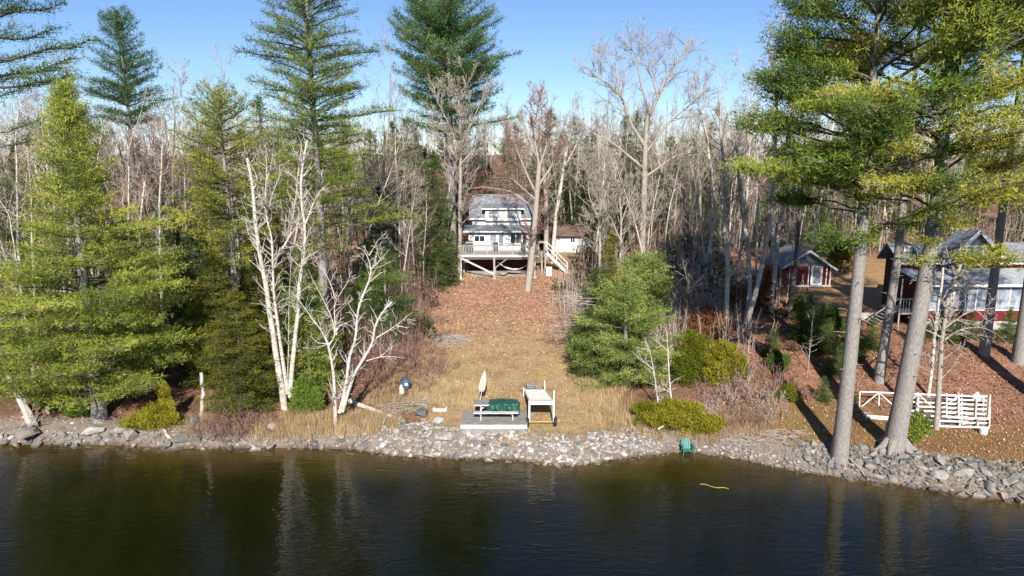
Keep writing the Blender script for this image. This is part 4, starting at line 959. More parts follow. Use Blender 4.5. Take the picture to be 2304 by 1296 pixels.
# ------------------------------------------------------------------ things on the shore
# wooden platform
PX0, PX1, PY0, PY1, PZ = -2.72, .80, 35.25, 37.35, 1.30
pf = empty('wooden_platform', ((PX0+PX1)/2, (PY0+PY1)/2, gz(-1, 36)), 'low weathered wooden platform on the stone bank under the picnic table', 'platform')
nbd = 15
for i in range(nbd):
    y0 = PY0+(PY1-PY0)*i/nbd
    part('plank', 'wood_grey', pf, [(PX0+rnd.uniform(-.02, .02), PX1+rnd.uniform(-.02, .02), y0+.006, y0+(PY1-PY0)/nbd-.006, PZ-.04+rnd.uniform(-.004, .004), PZ+rnd.uniform(-.005, .005))])
for i in range(3):
    a = PX0+(PX1-PX0)*i/3; part('skirt_board', 'white_worn', pf, [(a+.004, a+(PX1-PX0)/3-.004, PY0-.045, PY0-.003, PZ-.23, PZ-.012)])
part('side_board', 'wood_grey', pf, [(PX0+.02, PX0+.06, PY0+.003, PY1, PZ-.42, PZ-.05)]); part('side_board', 'wood_grey', pf, [(PX1-.06, PX1-.02, PY0+.003, PY1, PZ-.42, PZ-.05)])
part('joist', 'wood_grey', pf, [(PX0+.1, PX1-.1, PY0+.01, PY0+.06, PZ-.5, PZ-.05), (PX0+.1, PX1-.1, PY1-.1, PY1-.05, PZ-.5, PZ-.05)])
# picnic table
tx, ty = -.86, 36.55; tz = PZ+.006
pt = empty('picnic_table', (tx, ty, tz), 'weathered picnic table on the wooden platform, half under a green tarp', 'table')
for i in range(5): y0 = ty-.38+i*.155; part('top_board', 'wood_grey', pt, [(tx-1.2, tx+1.2, y0, y0+.145, tz+.72, tz+.76)])
part('edge_board', 'white_worn', pt, [(tx-1.2, tx+1.2, ty-.42, ty-.385, tz+.70, tz+.765)])
for sy in (-1, 1):
    for k in range(2):
        y0 = ty+sy*.74-.145+k*.15; part('bench_board', 'white_worn' if sy < 0 else 'wood_grey', pt, [(tx-1.2, tx+1.2, y0, y0+.14, tz+.43, tz+.47)])
for sx in (-.85, .85):
    part('cross_bar', 'white_worn', pt, [(tx+sx-.02, tx+sx+.02, ty-.85, ty+.85, tz+.36, tz+.428)]); part('cross_bar', 'white_worn', pt, [(tx+sx-.02, tx+sx+.02, ty-.37, ty+.37, tz+.63, tz+.715)])
    for sy in (-1, 1): part('leg', 'white_worn', pt, bars=[((tx+sx+.045, ty+sy*.78, tz), (tx+sx+.045, ty+sy*.25, tz+.70), .045, .10)])
    part('brace', 'white_worn', pt, bars=[((tx+sx*.95, ty, tz+.42), (tx+sx*.3, ty, tz+.70), .045, .09)])
# green tarp, creased, with a skirt that hangs unevenly
tr = MB(); nu, nv = 34, 22; r2 = np.random.default_rng(8)
tx0, tx1, tyc = tx-.42, tx+1.22, ty-.02
vs = []
for j in range(nv):
    for i in range(nu):
        u = i/(nu-1)*2-1; v = j/(nv-1)*2-1
        hx, hy = .78, .46
        X3 = u*1.08; Y3 = v*.80
        ox = max(0, abs(X3)-hx); oy = max(0, abs(Y3)-hy)
        drop = (ox+oy)*(.95+.2*math.sin(u*9+v*4))
        xx = math.copysign(min(abs(X3), hx)+ox*.25, X3); yy = math.copysign(min(abs(Y3), hy)+oy*.22, Y3)
        if ox+oy > 0:
            fold = .055*math.sin((u*14 if oy > ox else v*12)+.6*math.sin(u*5)); xx += fold*(ox > oy)+.02*math.sin(v*20); yy += fold*(oy >= ox)
        zz = tz+.80-drop+.012*math.sin(u*5+v*4)+.004*math.sin(u*11-v*5)
        if oy+ox == 0: zz = max(zz, tz+.775)+.05*math.exp(-((u-.1)/.6)**2-((v)/.5)**2)
        zz = max(zz, tz+.36)
        vs.append(((tx0+tx1)/2+xx, tyc+yy, zz))
idx = np.arange(nu*nv).reshape(nv, nu); tr.add(vs, np.stack([idx[:-1, :-1], idx[:-1, 1:], idx[1:, 1:], idx[1:, :-1]], -1).reshape(-1, 4))
to = tr.obj('tarp', M['tarp_green'], None, False, origin=(tx0+.8, tyc, tz+.8)); tag(to, 'dark green creased tarp draped over the picnic table', 'tarp')
# closed umbrella in a base, leaning a little
ub = G(1079, 911); um = empty('patio_umbrella', ub, 'closed faded pink patio umbrella standing behind the picnic table', 'umbrella')
ut = P(1091, 833, ub[1]+.05); dv = ut-ub; mbu = MB(); mbu.tube([ub-[0, 0, .05], ub+dv*.97], .022, 8); mbu.obj('pole', M['white_worn'], um)
mbu = MB(); mbu.tube([ub-[0, 0, .02], ub+[0, 0, .09]], [.24, .2], 14); mbu.obj('base', M['concrete'], um)
mbu = MB(); q = [(.40, .13), (.46, .17), (.6, .165), (.75, .145), (.86, .10), (.885, .085)]
ang = np.arange(24)/24*6.283; vv = []
for (t_, r0_) in q:
    c = ub+dv*t_; rr = r0_*(1+.20*np.sin(ang*8)); vv.append(np.stack([c[0]+rr*np.cos(ang), c[1]+rr*np.sin(ang), np.full(24, c[2])+.02*np.sin(ang*8+1)], 1))
i = np.arange(len(q)-1)[:, None]*24; j = np.arange(24)[None]; k = (j+1) % 24
mbu.add(np.concatenate(vv), np.stack([i+j, i+k, i+24+k, i+24+j], -1).reshape(-1, 4)); mbu.obj('canopy', M['umbrella'], um)
mbu = MB(); mbu.tube([ub+dv*.86, ub+dv*.93, ub+dv*1.0], [.15, .07, .012], 8); mbu.obj('vent_cap', M['umbrella'], um)
mbu = MB(); mbu.tube([ub+dv*.45, ub+dv*.475], [.165, .168], 12); mbu.obj('strap', M['umbrella'], um)
# dock section on two wheels
fl, fr_ = P(1194, 903, 35.9), P(1243, 903, 35.9); bl, br = P(1181, 876, 40.2), P(1223, 876, 40.2)
dk = empty('rolling_dock', P(1215, 950, 36.0), 'white dock section standing on tall legs with two black wheels', 'dock')
slab('end_plate', 'plastic_white', dk, [fl, fl+(fr_-fl), fr_+(br-fr_)*.10, fl+(bl-fl)*.10], .05)
ns = 17
for i in range(ns):
    a, b_ = .10+.90*i/ns+.002, .10+.90*(i+1)/ns-.010
    slab('slat', 'plastic_white', dk, [fl+(bl-fl)*a, fr_+(br-fr_)*a, fr_+(br-fr_)*b_, fl+(bl-fl)*b_], .03)
part('rail', 'white', dk, bars=[(fl+[-.03, 0, -.06], bl+[-.03, 0, -.06], .06, .14)]); part('rail', 'white', dk, bars=[(fr_+[.03, 0, -.06], br+[.03, 0, -.06], .06, .14)])
part('rail', 'white', dk, bars=[(fl+[-.03, -.04, -.08], fr_+[.03, -.04, -.08], .08, .16)])
for (a, dx) in ((fl, -.08), (fr_, .08)):
    gzz = gz(a[0]+dx, a[1]); top = a[2]+(.62 if dx > 0 else .04)
    mbl = MB(); mbl.tube([(a[0]+dx, a[1], gzz+.28), (a[0]+dx, a[1], top)], .035, 8); mbl.obj('leg', M['white'], dk)
    part('bracket', 'white', dk, bars=[((a[0]+dx, a[1]-.03, gzz+.30), (a[0]+dx*.8, a[1]-.03, a[2]-.15), .09, .09)])
    wx_ = a[0]+dx*1.9; wm = MB(); wm.tube([(wx_-.09, a[1], gzz+.27), (wx_-.055, a[1], gzz+.27), (wx_+.055, a[1], gzz+.27), (wx_+.09, a[1], gzz+.27)], [.22, .27, .27, .22], 20); wh = wm.obj('wheel', M['rubber'], dk, False)
    wm = MB(); wm.tube([(wx_-.10, a[1], gzz+.27), (wx_+.10, a[1], gzz+.27)], .12, 12); wm.obj('hub', M['metal'], wh)
axz = gz(fl[0], fl[1])+.27
mba = MB(); mba.tube([(fl[0]-.1, fl[1], axz), (fr_[0]+.1, fl[1], axz)], .028, 8); mba.obj('axle', M['wood_tan'], dk)
for (a, h_) in ((br, .55),):
    mbl = MB(); mbl.tube([(a[0]+.07, a[1], gz(a[0], a[1])), (a[0]+.07, a[1], a[2]+h_)], .03, 8); mbl.obj('leg', M['white'], dk)
mbl = MB(); mbl.tube([(bl[0]-.07, bl[1], gz(bl[0], bl[1])-.05), (bl[0]-.07, bl[1], bl[2]+.1)], .03, 8); mbl.obj('leg', M['white'], dk)
# the tray with rungs leaning behind it
t0, t1 = P(1182, 876, 40.5), P(1209, 876, 40.5); t2, t3 = P(1181, 863, 42.2), P(1204, 862, 42.2)
td = empty('dock_ramp', (t0+t1)/2, 'short aluminium ramp frame with dark slats beyond the rolling dock', 'ramp')
part('frame', 'metal', td, bars=[(t0, t2, .06, .08), (t1, t3, .06, .08), (t0, t1, .06, .08), (t2, t3, .06, .08)])
part('panel', 'metal_dark', td, bars=[((t0+t1)/2+[0, .05, -.02], (t2+t3)/2+[0, -.05, -.02], .55, .02)])
for k in (.25, .5, .75): part('rung', 'metal', td, bars=[(t0+(t2-t0)*k+[.1, 0, .05], t1+(t3-t1)*k+[0, 0, .05], .06, .04)])
part('leg', 'metal', td, bars=[(t2, [t2[0], t2[1], gz(t2[0], t2[1])-.05], .05), (t0, [t0[0], t0[1], gz(t0[0], t0[1])-.05], .05), (t1, [t1[0], t1[1], gz(t1[0], t1[1])-.05], .05)])
# hooded post
hp = G(904, 886); hpz = P(914, 862, hp[1])[2]
ho = empty('hooded_post', hp, 'pale post with a blue-grey fabric hood and a white patch beside the stick heap', 'covered post')
mbh = MB(); mbh.tube([hp-[0, 0, .1], hp+[.03, 0, .45], [hp[0]+.10, hp[1], hpz-.1]], [.17, .16, .14], 9); mbh.obj('post', M['white_worn'], ho, True)
mbh = MB(); hv = []
rows = [(-.30, .02, .17, .14), (-.12, .10, .27, .24), (.10, .12, .30, .28), (.28, .06, .24, .24), (.36, .02, .10, .12)]
ang = np.arange(12)/12*6.283
for (dz_, dx_, rx_, ry_) in rows: hv.append(np.stack([hp[0]+.14+dx_+rx_*np.cos(ang)*(1+.08*np.sin(ang*3)), hp[1]+ry_*np.sin(ang), np.full(12, hpz+dz_)-.12*np.cos(ang)*(dz_ < 0)], 1))
i = np.arange(4)[:, None]*12; j = np.arange(12)[None]; k = (j+1) % 12
mbh.add(np.concatenate(hv), np.stack([i+j, i+k, i+12+k, i+12+j], -1).reshape(-1, 4)); cc = hv[-1].mean(0); mbh.add(np.concatenate([hv[-1], [cc+[0, 0, .02]]]), [[a, (a+1) % 12, 12] for a in range(12)])
mbh.obj('hood', M['hood_blue'], ho)
part('patch', 'white', ho, [(hp[0]+.24, hp[0]+.42, hp[1]-.31, hp[1]-.285, hpz-.06, hpz+.08)])
# white board on the grass
wbp = G(991, 925); wbd = empty('white_board', wbp, 'small white curved board lying on the grass left of the picnic table', 'board')
part('board', 'plastic_white', wbd, [(wbp[0]-.32, wbp[0]+.30, wbp[1]-.12, wbp[1]+.12, wbp[2]+.0, wbp[2]+.10)])
part('lip', 'plastic_white', wbd, [(wbp[0]-.42, wbp[0]-.323, wbp[1]-.12, wbp[1]+.12, wbp[2]+.02, wbp[2]+.17), (wbp[0]+.303, wbp[0]+.38, wbp[1]-.12, wbp[1]+.12, wbp[2]+.02, wbp[2]+.2)])
# green slatted chair at the water
ac = P(1545, 1030, float(shore(P(1545, 1030, 34.6)[0]))-.15); ac[2] = -.12
ach = empty('garden_chair', ac, 'green slatted garden chair standing in the shallow water by the juniper', 'chair')
for i in range(5):
    q = ac[0]-.24+i*.105; part('back_slat', 'chair_green', ach, bars=[((q, ac[1]+.12, .22), (q*1.0+(i-2)*.012, ac[1]+.42, .80-abs(i-2)*.04), .09, .02)])
for i in range(4): part('seat_slat', 'chair_green', ach, [(ac[0]-.27, ac[0]+.27, ac[1]-.42+i*.13, ac[1]-.31+i*.13, .24-i*.012, .26-i*.012)])
for sx in (-1, 1):
    part('armrest', 'chair_green', ach, [(ac[0]+sx*.34-.06, ac[0]+sx*.34+.06, ac[1]-.48, ac[1]+.28, .46, .49)])
    part('leg', 'chair_green', ach, [(ac[0]+sx*.33-.02, ac[0]+sx*.33+.02, ac[1]-.46, ac[1]-.38, -.2, .457)]); part('leg', 'chair_green', ach, bars=[((ac[0]+sx*.30, ac[1]-.40, .2), (ac[0]+sx*.30, ac[1]+.45, -.12), .03, .09)])
ach.scale = (.85, .85, .85)
# yellow line floating
ya, yb_ = P(1575, 1090, 31.0), P(1640, 1098, 30.5)
yy = [ya+(yb_-ya)*t+np.array([0, .08*math.sin(t*9), 0]) for t in np.linspace(0, 1, 14)]
for q in yy: q[2] = .012
ym = MB(); ym.tube(yy, .014, 5); yo = ym.obj('floating_rope', M['yellow'], None, origin=yy[0]); tag(yo, 'short yellow rope floating on the dark water off the juniper', 'rope')
# white dock frames stacked on the lawn between the pines
def frame_obj(label, corners, rails, rungs, w=.055, mat='white', double=False):
    """ladder frame between four corners: long rails parallel to a-b, rungs across"""
    a, b_, c, d = [np.asarray(q, float) for q in corners]
    root = empty('dock_section', a, label, 'dock frame')
    for t in rails: part('rail', mat, root, bars=[(a+(d-a)*t, b_+(c-b_)*t, w, w)])
    for t in rungs: part('rung', mat, root, bars=[(a+(b_-a)*t+[0, 0, w+.003], d+(c-d)*t+[0, 0, w+.003], w*.8, w)])
    return root
q = lambda px, py, z: P(px, py, (CAM_H-z)/math.tan(PITCH+math.atan((py-648)/F_PX)))
# upright truss at the back
ta, tb = q(1931, 921, 1.15), q(2226, 946, 1.1); hgt = .95
ta[2] = 1.25; tb[2] = 1.25; ta[1] -= .1; tb[1] = ta[1]-.9
trs = empty('dock_truss', ta, 'white upright dock truss with diagonal braces behind the middle pine trunk', 'dock frame')
up_ = np.array([0, .12, hgt]); part('rail', 'white', trs, bars=[(ta+up_, tb+up_, .06)]); part('rail', 'white', trs, bars=[(ta, tb, .06)])
for t in (0, .16, .32, .48, .64, .80, 1.0): part('upright', 'white', trs, bars=[(ta+(tb-ta)*t, ta+(tb-ta)*t+up_, .05)])
for k, t in enumerate((0, .16, .32, .48, .64)): part('diagonal', 'white', trs, bars=[(ta+(tb-ta)*t+(up_ if k % 2 else 0), ta+(tb-ta)*(t+.16)+(0 if k % 2 else up_), .04)])
for i in range(4):
    a_ = q(1933+i*5, 924+i*5, 1.22); b2 = q(2048+i*3, 934+i*5, 1.22); lo = empty('dock_beam', a_, ['uppermost', 'second', 'third', 'lowest'][i]+' white beam of the four lying under the truss before the pine', 'beam', 'white beams under the truss')
    part('beam', 'white', lo, bars=[(a_, b2, .09, .08)])
fr1 = frame_obj('large white ladder-like dock frame, lowest of the stack right of the pine', [q(2052, 957, 1.2), q(2226, 962, 1.2), q(2228, 900, 1.5), q(2052, 893, 1.5)], np.linspace(0, 1, 8), [0, .08, .36, .62, .85, 1], .075)
fr2 = frame_obj('narrower white dock frame lying across the large one with its end sticking left', [q(2045, 944, 1.48), q(2178, 949, 1.48), q(2176, 890, 1.75), q(2050, 886, 1.75)], np.linspace(0, 1, 7), [0, .12, .5, .9], .075)
fr3 = frame_obj('short white dock frame on top of the stack near its pale cone', [q(2128, 938, 1.72), q(2224, 942, 1.72), q(2228, 892, 2.0), q(2128, 889, 2.0)], np.linspace(0, 1, 6), [.02, .3, .7, 1], .08)
for px_, lb in ((2157, 'upright white pipe rising from the dock frames beside a second one'), (2173, 'second upright white pipe of the dock frames nearer the cone')):
    a_ = q(px_, 900, 1.3); pm = MB(); pm.tube([[a_[0], a_[1], 1.0], [a_[0], a_[1], 2.0]], .028, 6); tag(pm.obj('dock_pipe', M['white'], None, origin=[a_[0], a_[1], 1.0]), lb, 'pipe', 'upright pipes of the dock frames')
cn = q(2197, 895, 2.03); pm = MB(); pm.tube([cn, cn+[0, 0, .08], cn+[.02, 0, .34]], [.27, .25, .03], 9); tag(pm.obj('plastic_cone', M['plastic_white'], None, origin=cn), 'pale pointed plastic cover sitting on the dock frames', 'cover')
bk = G(2212, 977); pm = MB(); pm.tube([bk, bk+[0, 0, .3]], [.17, .21], 12); bko = empty('bucket', bk, 'white bucket on the lawn in front of the dock frames', 'bucket'); pm.obj('body', M['plastic_white'], bko)
pm = MB(); pm.tube([bk+[-.21, 0, .29], bk+[-.12, 0, .43], bk+[.12, 0, .43], bk+[.21, 0, .29]], .012, 4); pm.obj('handle', M['metal'], bko)
bk = G(2053, 957); pm = MB(); pm.tube([bk, bk+[0, 0, .22]], [.2, .2], 10); tag(pm.obj('concrete_foot', M['concrete'], None, origin=bk), 'pale round concrete foot beside the big pine trunk under the frames', 'block')
# logs and sticks
def log(label, pts, r0, r1, mat='deadwood', name='log', cat='log', twigs=0, seed=0):
    pts = [np.asarray(p_, float) for p_ in pts]; root = empty(name, pts[0], label, cat); fine = []
    R_ = random.Random(seed)
    for a, b_ in zip(pts[:-1], pts[1:]):
        for k in range(4): fine.append(a+(b_-a)*k/4+np.array([R_.gauss(0, .02), R_.gauss(0, .02), R_.gauss(0, .015)]))
    fine.append(pts[-1]); mm = MB(); mm.tube(fine, np.linspace(r0, r1, len(fine)), 9, wob=.06); mm.obj('trunk', M[mat], root, True)
    if twigs:
        out = []; c = cfg(max=3, n=[0, 3, 3, 2], kids=[0, 3, 2, 0], kink=[0, .2, .25, .2])
        for k in range(twigs):
            i = R_.randrange(2, len(fine)-1); d = nrm(fine[i]-fine[i-1]); grow(out, tuple(fine[i]), (d[0]+R_.gauss(0, .6), d[1]+R_.gauss(0, .6), abs(R_.gauss(0, .6))), R_.uniform(.4, 1.1), r1*.5, 1, c, R_)
        bare_mb(np.array(out), None, .010).obj('branches', M[mat], root)
    return root
g = lambda px, py, dz=.1: G(px, py)+np.array([0, 0, dz])
log('white birch log lying on the bank from the pale leafless birch to the stones', [g(786, 908, .15), g(830, 925, .15), g(890, 946, .12)], .15, .10, 'birch', seed=2)
log('thin bleached stick lying bent on the stones before the birch log', [g(862, 965, .3), g(870, 948, .35), g(893, 945, .1)], .035, .025, seed=3)
log('thin pale stick lying in the red litter near the flat slab', [g(905, 962, .06), g(930, 957, .1), g(948, 955, .05)], .03, .015, seed=4)
log('leaning bleached trunk with a broken top at the far end of the bank', [g(72, 955, -.1), P(45, 900, 38.5), P(18, 846, 38.3)], .20, .12, 'deadwood', 'dead_tree', 'dead tree', seed=5)
log('grey bare trunk leaning beside the bleached one', [g(88, 968, -.1), P(62, 915, 37.5), P(40, 865, 37.8)], .11, .05, 'bark_grey', 'dead_tree', 'dead tree', 6, 6)
log('slim white stub leaning out of the low green shrubs', [g(112, 930, -.1), P(97, 900, 38.6), P(80, 868, 38.8)], .10, .07, 'birch', 'dead_tree', 'dead tree', seed=7)
log('split upright birch stub standing beside the dark hemlock', [g(452, 936, -.1), P(457, 885, 37.6), P(453, 838, 37.6)], .13, .09, 'birch', 'dead_tree', 'dead tree', seed=8)
log('short white log end slanting down to the water under the yellow cedar', [g(359, 960, .2), g(370, 975, .15), g(384, 992, .05)], .10, .09, 'birch', seed=9)
log('driftwood tangle of bleached branches at the water under the leaning trunks', [g(10, 998, .1), g(45, 988, .3), g(75, 975, .3)], .09, .05, 'deadwood', 'driftwood', 'driftwood', 14, 10)
log('thin grey branch slanting over the boulders toward the water near the pines', [g(1912, 1048, .25), g(1935, 1070, .25), g(1953, 1085, .1)], .035, .025, 'bark_grey', 'driftwood', 'driftwood', seed=11)
log('short bleached branch poking from the boulders into the water', [P(2016, 1092, 31.3), P(2028, 1085, 31.4), P(2036, 1078, 31.5)], .03, .02, 'deadwood', 'driftwood', 'driftwood', seed=12)
log('fallen pale log lying behind the yellow cedar brush', [g(1480, 985, .4), g(1500, 975, .5), g(1520, 955, .4)], .06, .04, 'deadwood', seed=13)
def heap(label, px, py, rx, ry, N, mat, seed, h=.35):
    c0 = G(px, py); R_ = random.Random(seed); A = []; B = []
    for i in range(N):
        a = R_.uniform(0, 6.28); q_ = R_.random()**.5; x, y = c0[0]+math.cos(a)*q_*rx, c0[1]+math.sin(a)*q_*ry; z = gz(x, y)+R_.uniform(.02, h*(1-q_))+.02
        L_ = R_.uniform(.3, 1.0); th = R_.gauss(0, .8); A.append((x, y, z)); B.append((x+math.cos(th)*L_, y+math.sin(th)*L_, z+R_.gauss(0, .08)))
    mm = MB(); mm.segs(A, B, .018, .009, 4); o = mm.obj('stick_heap', M[mat], None, origin=c0); return tag(o, label, 'stick heap', kind='stuff')
heap('heap of bleached sticks and stones near the hooded post', 905, 915, 1.5, 1.1, 190, 'bark_grey', 1, .4)
heap('flat heap of grey cut brush on the slope below the cottage', 1000, 768, 1.7, 1.0, 420, 'twig_grey', 2, .35)
heap('dead twigs washed up under the dark hemlock', 400, 970, 3.0, .5, 110, 'bark_grey', 3, .2)
heap('grey twigs under the brush beside the leafy bank', 1700, 985, 2.2, .5, 200, 'twig_grey', 4, .2)
# ------------------------------------------------------------------ conifers that stand out
def conifer_at(name, label, px, Y, top_py=None, H=None, bark_m='bark_pine', leaf='pine', K=9, width=.065, spread=.7, loc=None, **k):
    base = base_at(px, Y) if loc is None else loc
    base[2] -= .12
    if H is None: H = height_to(base, top_py)
    if 'targets' in k:
        ex = []
        for (tx_, ty_, tY, w_, hu) in k.pop('targets'):
            p = P(tx_, ty_, tY)-base; ex.append((max(1.5, p[2]-.12*math.hypot(p[0], p[1])), p, w_, k.get('ts', .28), hu))
        k['extra'] = ex
    k.setdefault('K', K); k.setdefault('width', width); k.setdefault('spread', spread)
    T, L_ = conifer(H=H, **k); return put_tree(name, label, base, T, L_, M[bark_m], M[leaf])
# the two big pines on the right and the ones behind them
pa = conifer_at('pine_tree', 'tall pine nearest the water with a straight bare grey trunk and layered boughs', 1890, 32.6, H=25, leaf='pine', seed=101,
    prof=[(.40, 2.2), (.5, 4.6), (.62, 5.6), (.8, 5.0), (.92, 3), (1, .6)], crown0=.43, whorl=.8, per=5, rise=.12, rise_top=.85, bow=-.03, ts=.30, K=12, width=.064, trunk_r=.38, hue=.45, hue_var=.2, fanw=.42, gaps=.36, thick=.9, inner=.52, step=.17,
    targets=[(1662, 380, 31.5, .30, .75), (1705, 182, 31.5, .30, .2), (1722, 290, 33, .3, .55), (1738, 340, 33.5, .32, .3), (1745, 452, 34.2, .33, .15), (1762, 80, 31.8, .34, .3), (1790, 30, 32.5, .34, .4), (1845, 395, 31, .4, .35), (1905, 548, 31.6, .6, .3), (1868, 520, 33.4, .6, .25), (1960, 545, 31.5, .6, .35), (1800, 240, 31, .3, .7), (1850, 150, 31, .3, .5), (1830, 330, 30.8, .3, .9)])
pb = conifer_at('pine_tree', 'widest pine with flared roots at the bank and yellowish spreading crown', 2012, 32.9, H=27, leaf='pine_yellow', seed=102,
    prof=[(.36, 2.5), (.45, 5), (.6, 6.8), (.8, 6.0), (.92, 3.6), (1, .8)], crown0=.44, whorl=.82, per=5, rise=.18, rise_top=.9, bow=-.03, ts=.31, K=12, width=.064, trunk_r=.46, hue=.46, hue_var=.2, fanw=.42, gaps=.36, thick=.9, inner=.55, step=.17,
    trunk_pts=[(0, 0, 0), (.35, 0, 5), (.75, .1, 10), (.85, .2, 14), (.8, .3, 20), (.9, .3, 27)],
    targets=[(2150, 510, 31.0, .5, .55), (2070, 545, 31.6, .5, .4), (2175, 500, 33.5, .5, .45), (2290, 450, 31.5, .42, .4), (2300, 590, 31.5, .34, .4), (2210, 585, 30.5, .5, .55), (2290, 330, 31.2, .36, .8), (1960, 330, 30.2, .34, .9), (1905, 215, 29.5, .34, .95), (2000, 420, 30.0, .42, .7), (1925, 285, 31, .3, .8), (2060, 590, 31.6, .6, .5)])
def roots(root, base, r, n, seed):
    R_ = random.Random(seed)
    for i in range(n):
        a = i/n*6.283+R_.uniform(-.3, .3); L_ = R_.uniform(.8, 1.3)*r*1.35; c, s = math.cos(a), math.sin(a); pts = []
        for t in (0, .35, .7, 1): d_ = r*.55+L_*t; x, y = base[0]+c*d_, base[1]+s*d_; pts.append((x, y, gz(x, y)+(.45*r*2*(1-t)**2.2)-.03*t-.02))
        m_ = MB(); m_.tube(pts, [r*.42, r*.30, r*.18, .04], 7, wob=.05); m_.obj('root', M['bark_pine'], root, True)
roots(pb, base_at(2012, 32.9), .60, 6, 1); roots(pa, base_at(1890, 32.6), .34, 4, 2)
conifer_at('pine_tree', 'pine with a slim trunk rising between the two big shore pines', 1978, 40.2, H=25, leaf='pine_blue', seed=103, prof=[(.62, 1.5), (.72, 4.0), (.84, 4), (1, .5)], crown0=.60, whorl=.85, per=5, rise=.0, ts=.3, trunk_r=.28, hue=.35, gaps=.3, thick=.6, inner=.35, trunk_pts=[(0, 0, 0), (.35, 0, 8), (.2, 0, 25)])
conifer_at('pine_tree', 'grey-trunked pine in front of the lodge windows', 2215, 42.4, H=26, leaf='pine', seed=104, prof=[(.62, 1.5), (.72, 5.0), (.84, 4.5), (1, .5)], crown0=.62, whorl=.9, per=5, rise=.0, ts=.3, trunk_r=.28, hue=.42, gaps=.3, thick=.6, inner=.35)
conifer_at('pine_tree', 'pine at the far edge beside the lodge windows, trunk half in shade', 2292, 41.4, H=27, leaf='pine_yellow', seed=105, prof=[(.62, 2), (.72, 5.0), (.84, 4.5), (1, .5)], crown0=.62, whorl=.9, per=5, rise=.0, ts=.3, trunk_r=.34, hue=.5, gaps=.3, thick=.6, inner=.35)
conifer_at('pine_tree', 'tall pine standing outside the frame edge with boughs reaching in above the boulders', 2470, 33.5, H=27, leaf='pine_yellow', seed=106, prof=[(.42, 3), (.6, 6.0), (.84, 5), (1, .5)], crown0=.42, whorl=1.0, per=5, rise=.05, ts=.3, trunk_r=.5, hue=.5, gaps=.25, thick=.6, inner=.35)
# left: big bright pine
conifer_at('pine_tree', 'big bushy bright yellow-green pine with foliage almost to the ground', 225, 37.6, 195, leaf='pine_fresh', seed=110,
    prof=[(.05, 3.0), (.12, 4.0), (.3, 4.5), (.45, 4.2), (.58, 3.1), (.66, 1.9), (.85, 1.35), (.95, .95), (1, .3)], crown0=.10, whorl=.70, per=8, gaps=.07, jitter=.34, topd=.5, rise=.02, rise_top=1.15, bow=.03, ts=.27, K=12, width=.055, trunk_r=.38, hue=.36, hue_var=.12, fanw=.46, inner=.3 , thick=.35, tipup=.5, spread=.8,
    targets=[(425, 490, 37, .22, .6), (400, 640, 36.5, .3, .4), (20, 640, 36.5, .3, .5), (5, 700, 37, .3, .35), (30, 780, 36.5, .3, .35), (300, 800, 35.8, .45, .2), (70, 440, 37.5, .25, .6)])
conifer_at('pine_tree', 'towering pine at the far corner with dark boughs and a bare upper trunk', 15, 47, H=30, leaf='pine_blue', seed=111, prof=[(.35, 1.5), (.5, 3.2), (.7, 4.5), (.85, 3.5), (1, .8)], crown0=.4, whorl=1.0, per=4, rise=.08, ts=.3, trunk_r=.42, hue=.4, gaps=.35, thick=.5, inner=.4,
    targets=[(203, 88, 46.5, .2, .5), (160, 130, 46, .25, .6), (130, 62, 46.5, .2, .2), (140, 5, 47, .2, .1), (155, 165, 46, .3, .5)])
conifer_at('pine_tree', 'dark pagoda-shaped pine standing alone against the sky', 322, 70, 22, leaf='pine_blue', seed=112, topd=.8, prof=[(.45, .8), (.55, 3.2), (.62, 4.0), (.75, 3.3), (.85, 2.5), (.95, 1.6), (1, .4)], crown0=.58, whorl=.95, per=6, rise=.05, rise_top=.8, bow=-.05, ts=.36, K=10, trunk_r=.3, hue=.28, hue_var=.1, fanw=.30, inner=.1, thick=.4)
conifer_at('pine_tree', 'yellowish open pine behind the two-stemmed white birch', 541, 44.5, 190, leaf='pine_yellow', seed=113, prof=[(.42, 1.2), (.5, 3.2), (.62, 3.7), (.75, 2.9), (.88, 2.2), (1, .4)], crown0=.40, whorl=.50, per=5, rise=.0, rise_top=.8, bow=.06, ts=.27, trunk_r=.25, hue=.30, hue_var=.12, fanw=.34, thick=.4, gaps=.12,
    targets=[(385, 470, 44, .2, .5), (395, 330, 44.5, .22, .4), (420, 640, 43, .3, .6)])
conifer_at('pine_tree', 'very tall light green pine rising behind the white birches', 735, 47, H=28.5, leaf='pine', seed=114, prof=[(.30, 1.8), (.40, 3.4), (.5, 3.2), (.6, 3.4), (.7, 3.0), (.8, 3.2), (.9, 2.4), (1, .6)], crown0=.26, whorl=.52, per=5, rise=.08, rise_top=.7, bow=-.02, ts=.28, K=9, width=.062, trunk_r=.34, hue=.52, hue_var=.12, fanw=.38, thick=.5, gaps=.08,
    targets=[(562, 90, 46.5, .28, .2), (535, 118, 46.5, .26, .1), (600, 200, 46, .3, .4), (850, 115, 46.5, .3, .25), (935, 492, 45, .2, .8), (900, 470, 46, .2, .7), (640, 330, 46, .3, .4), (880, 250, 46, .3, .5), (900, 635, 44, .35, .3)])
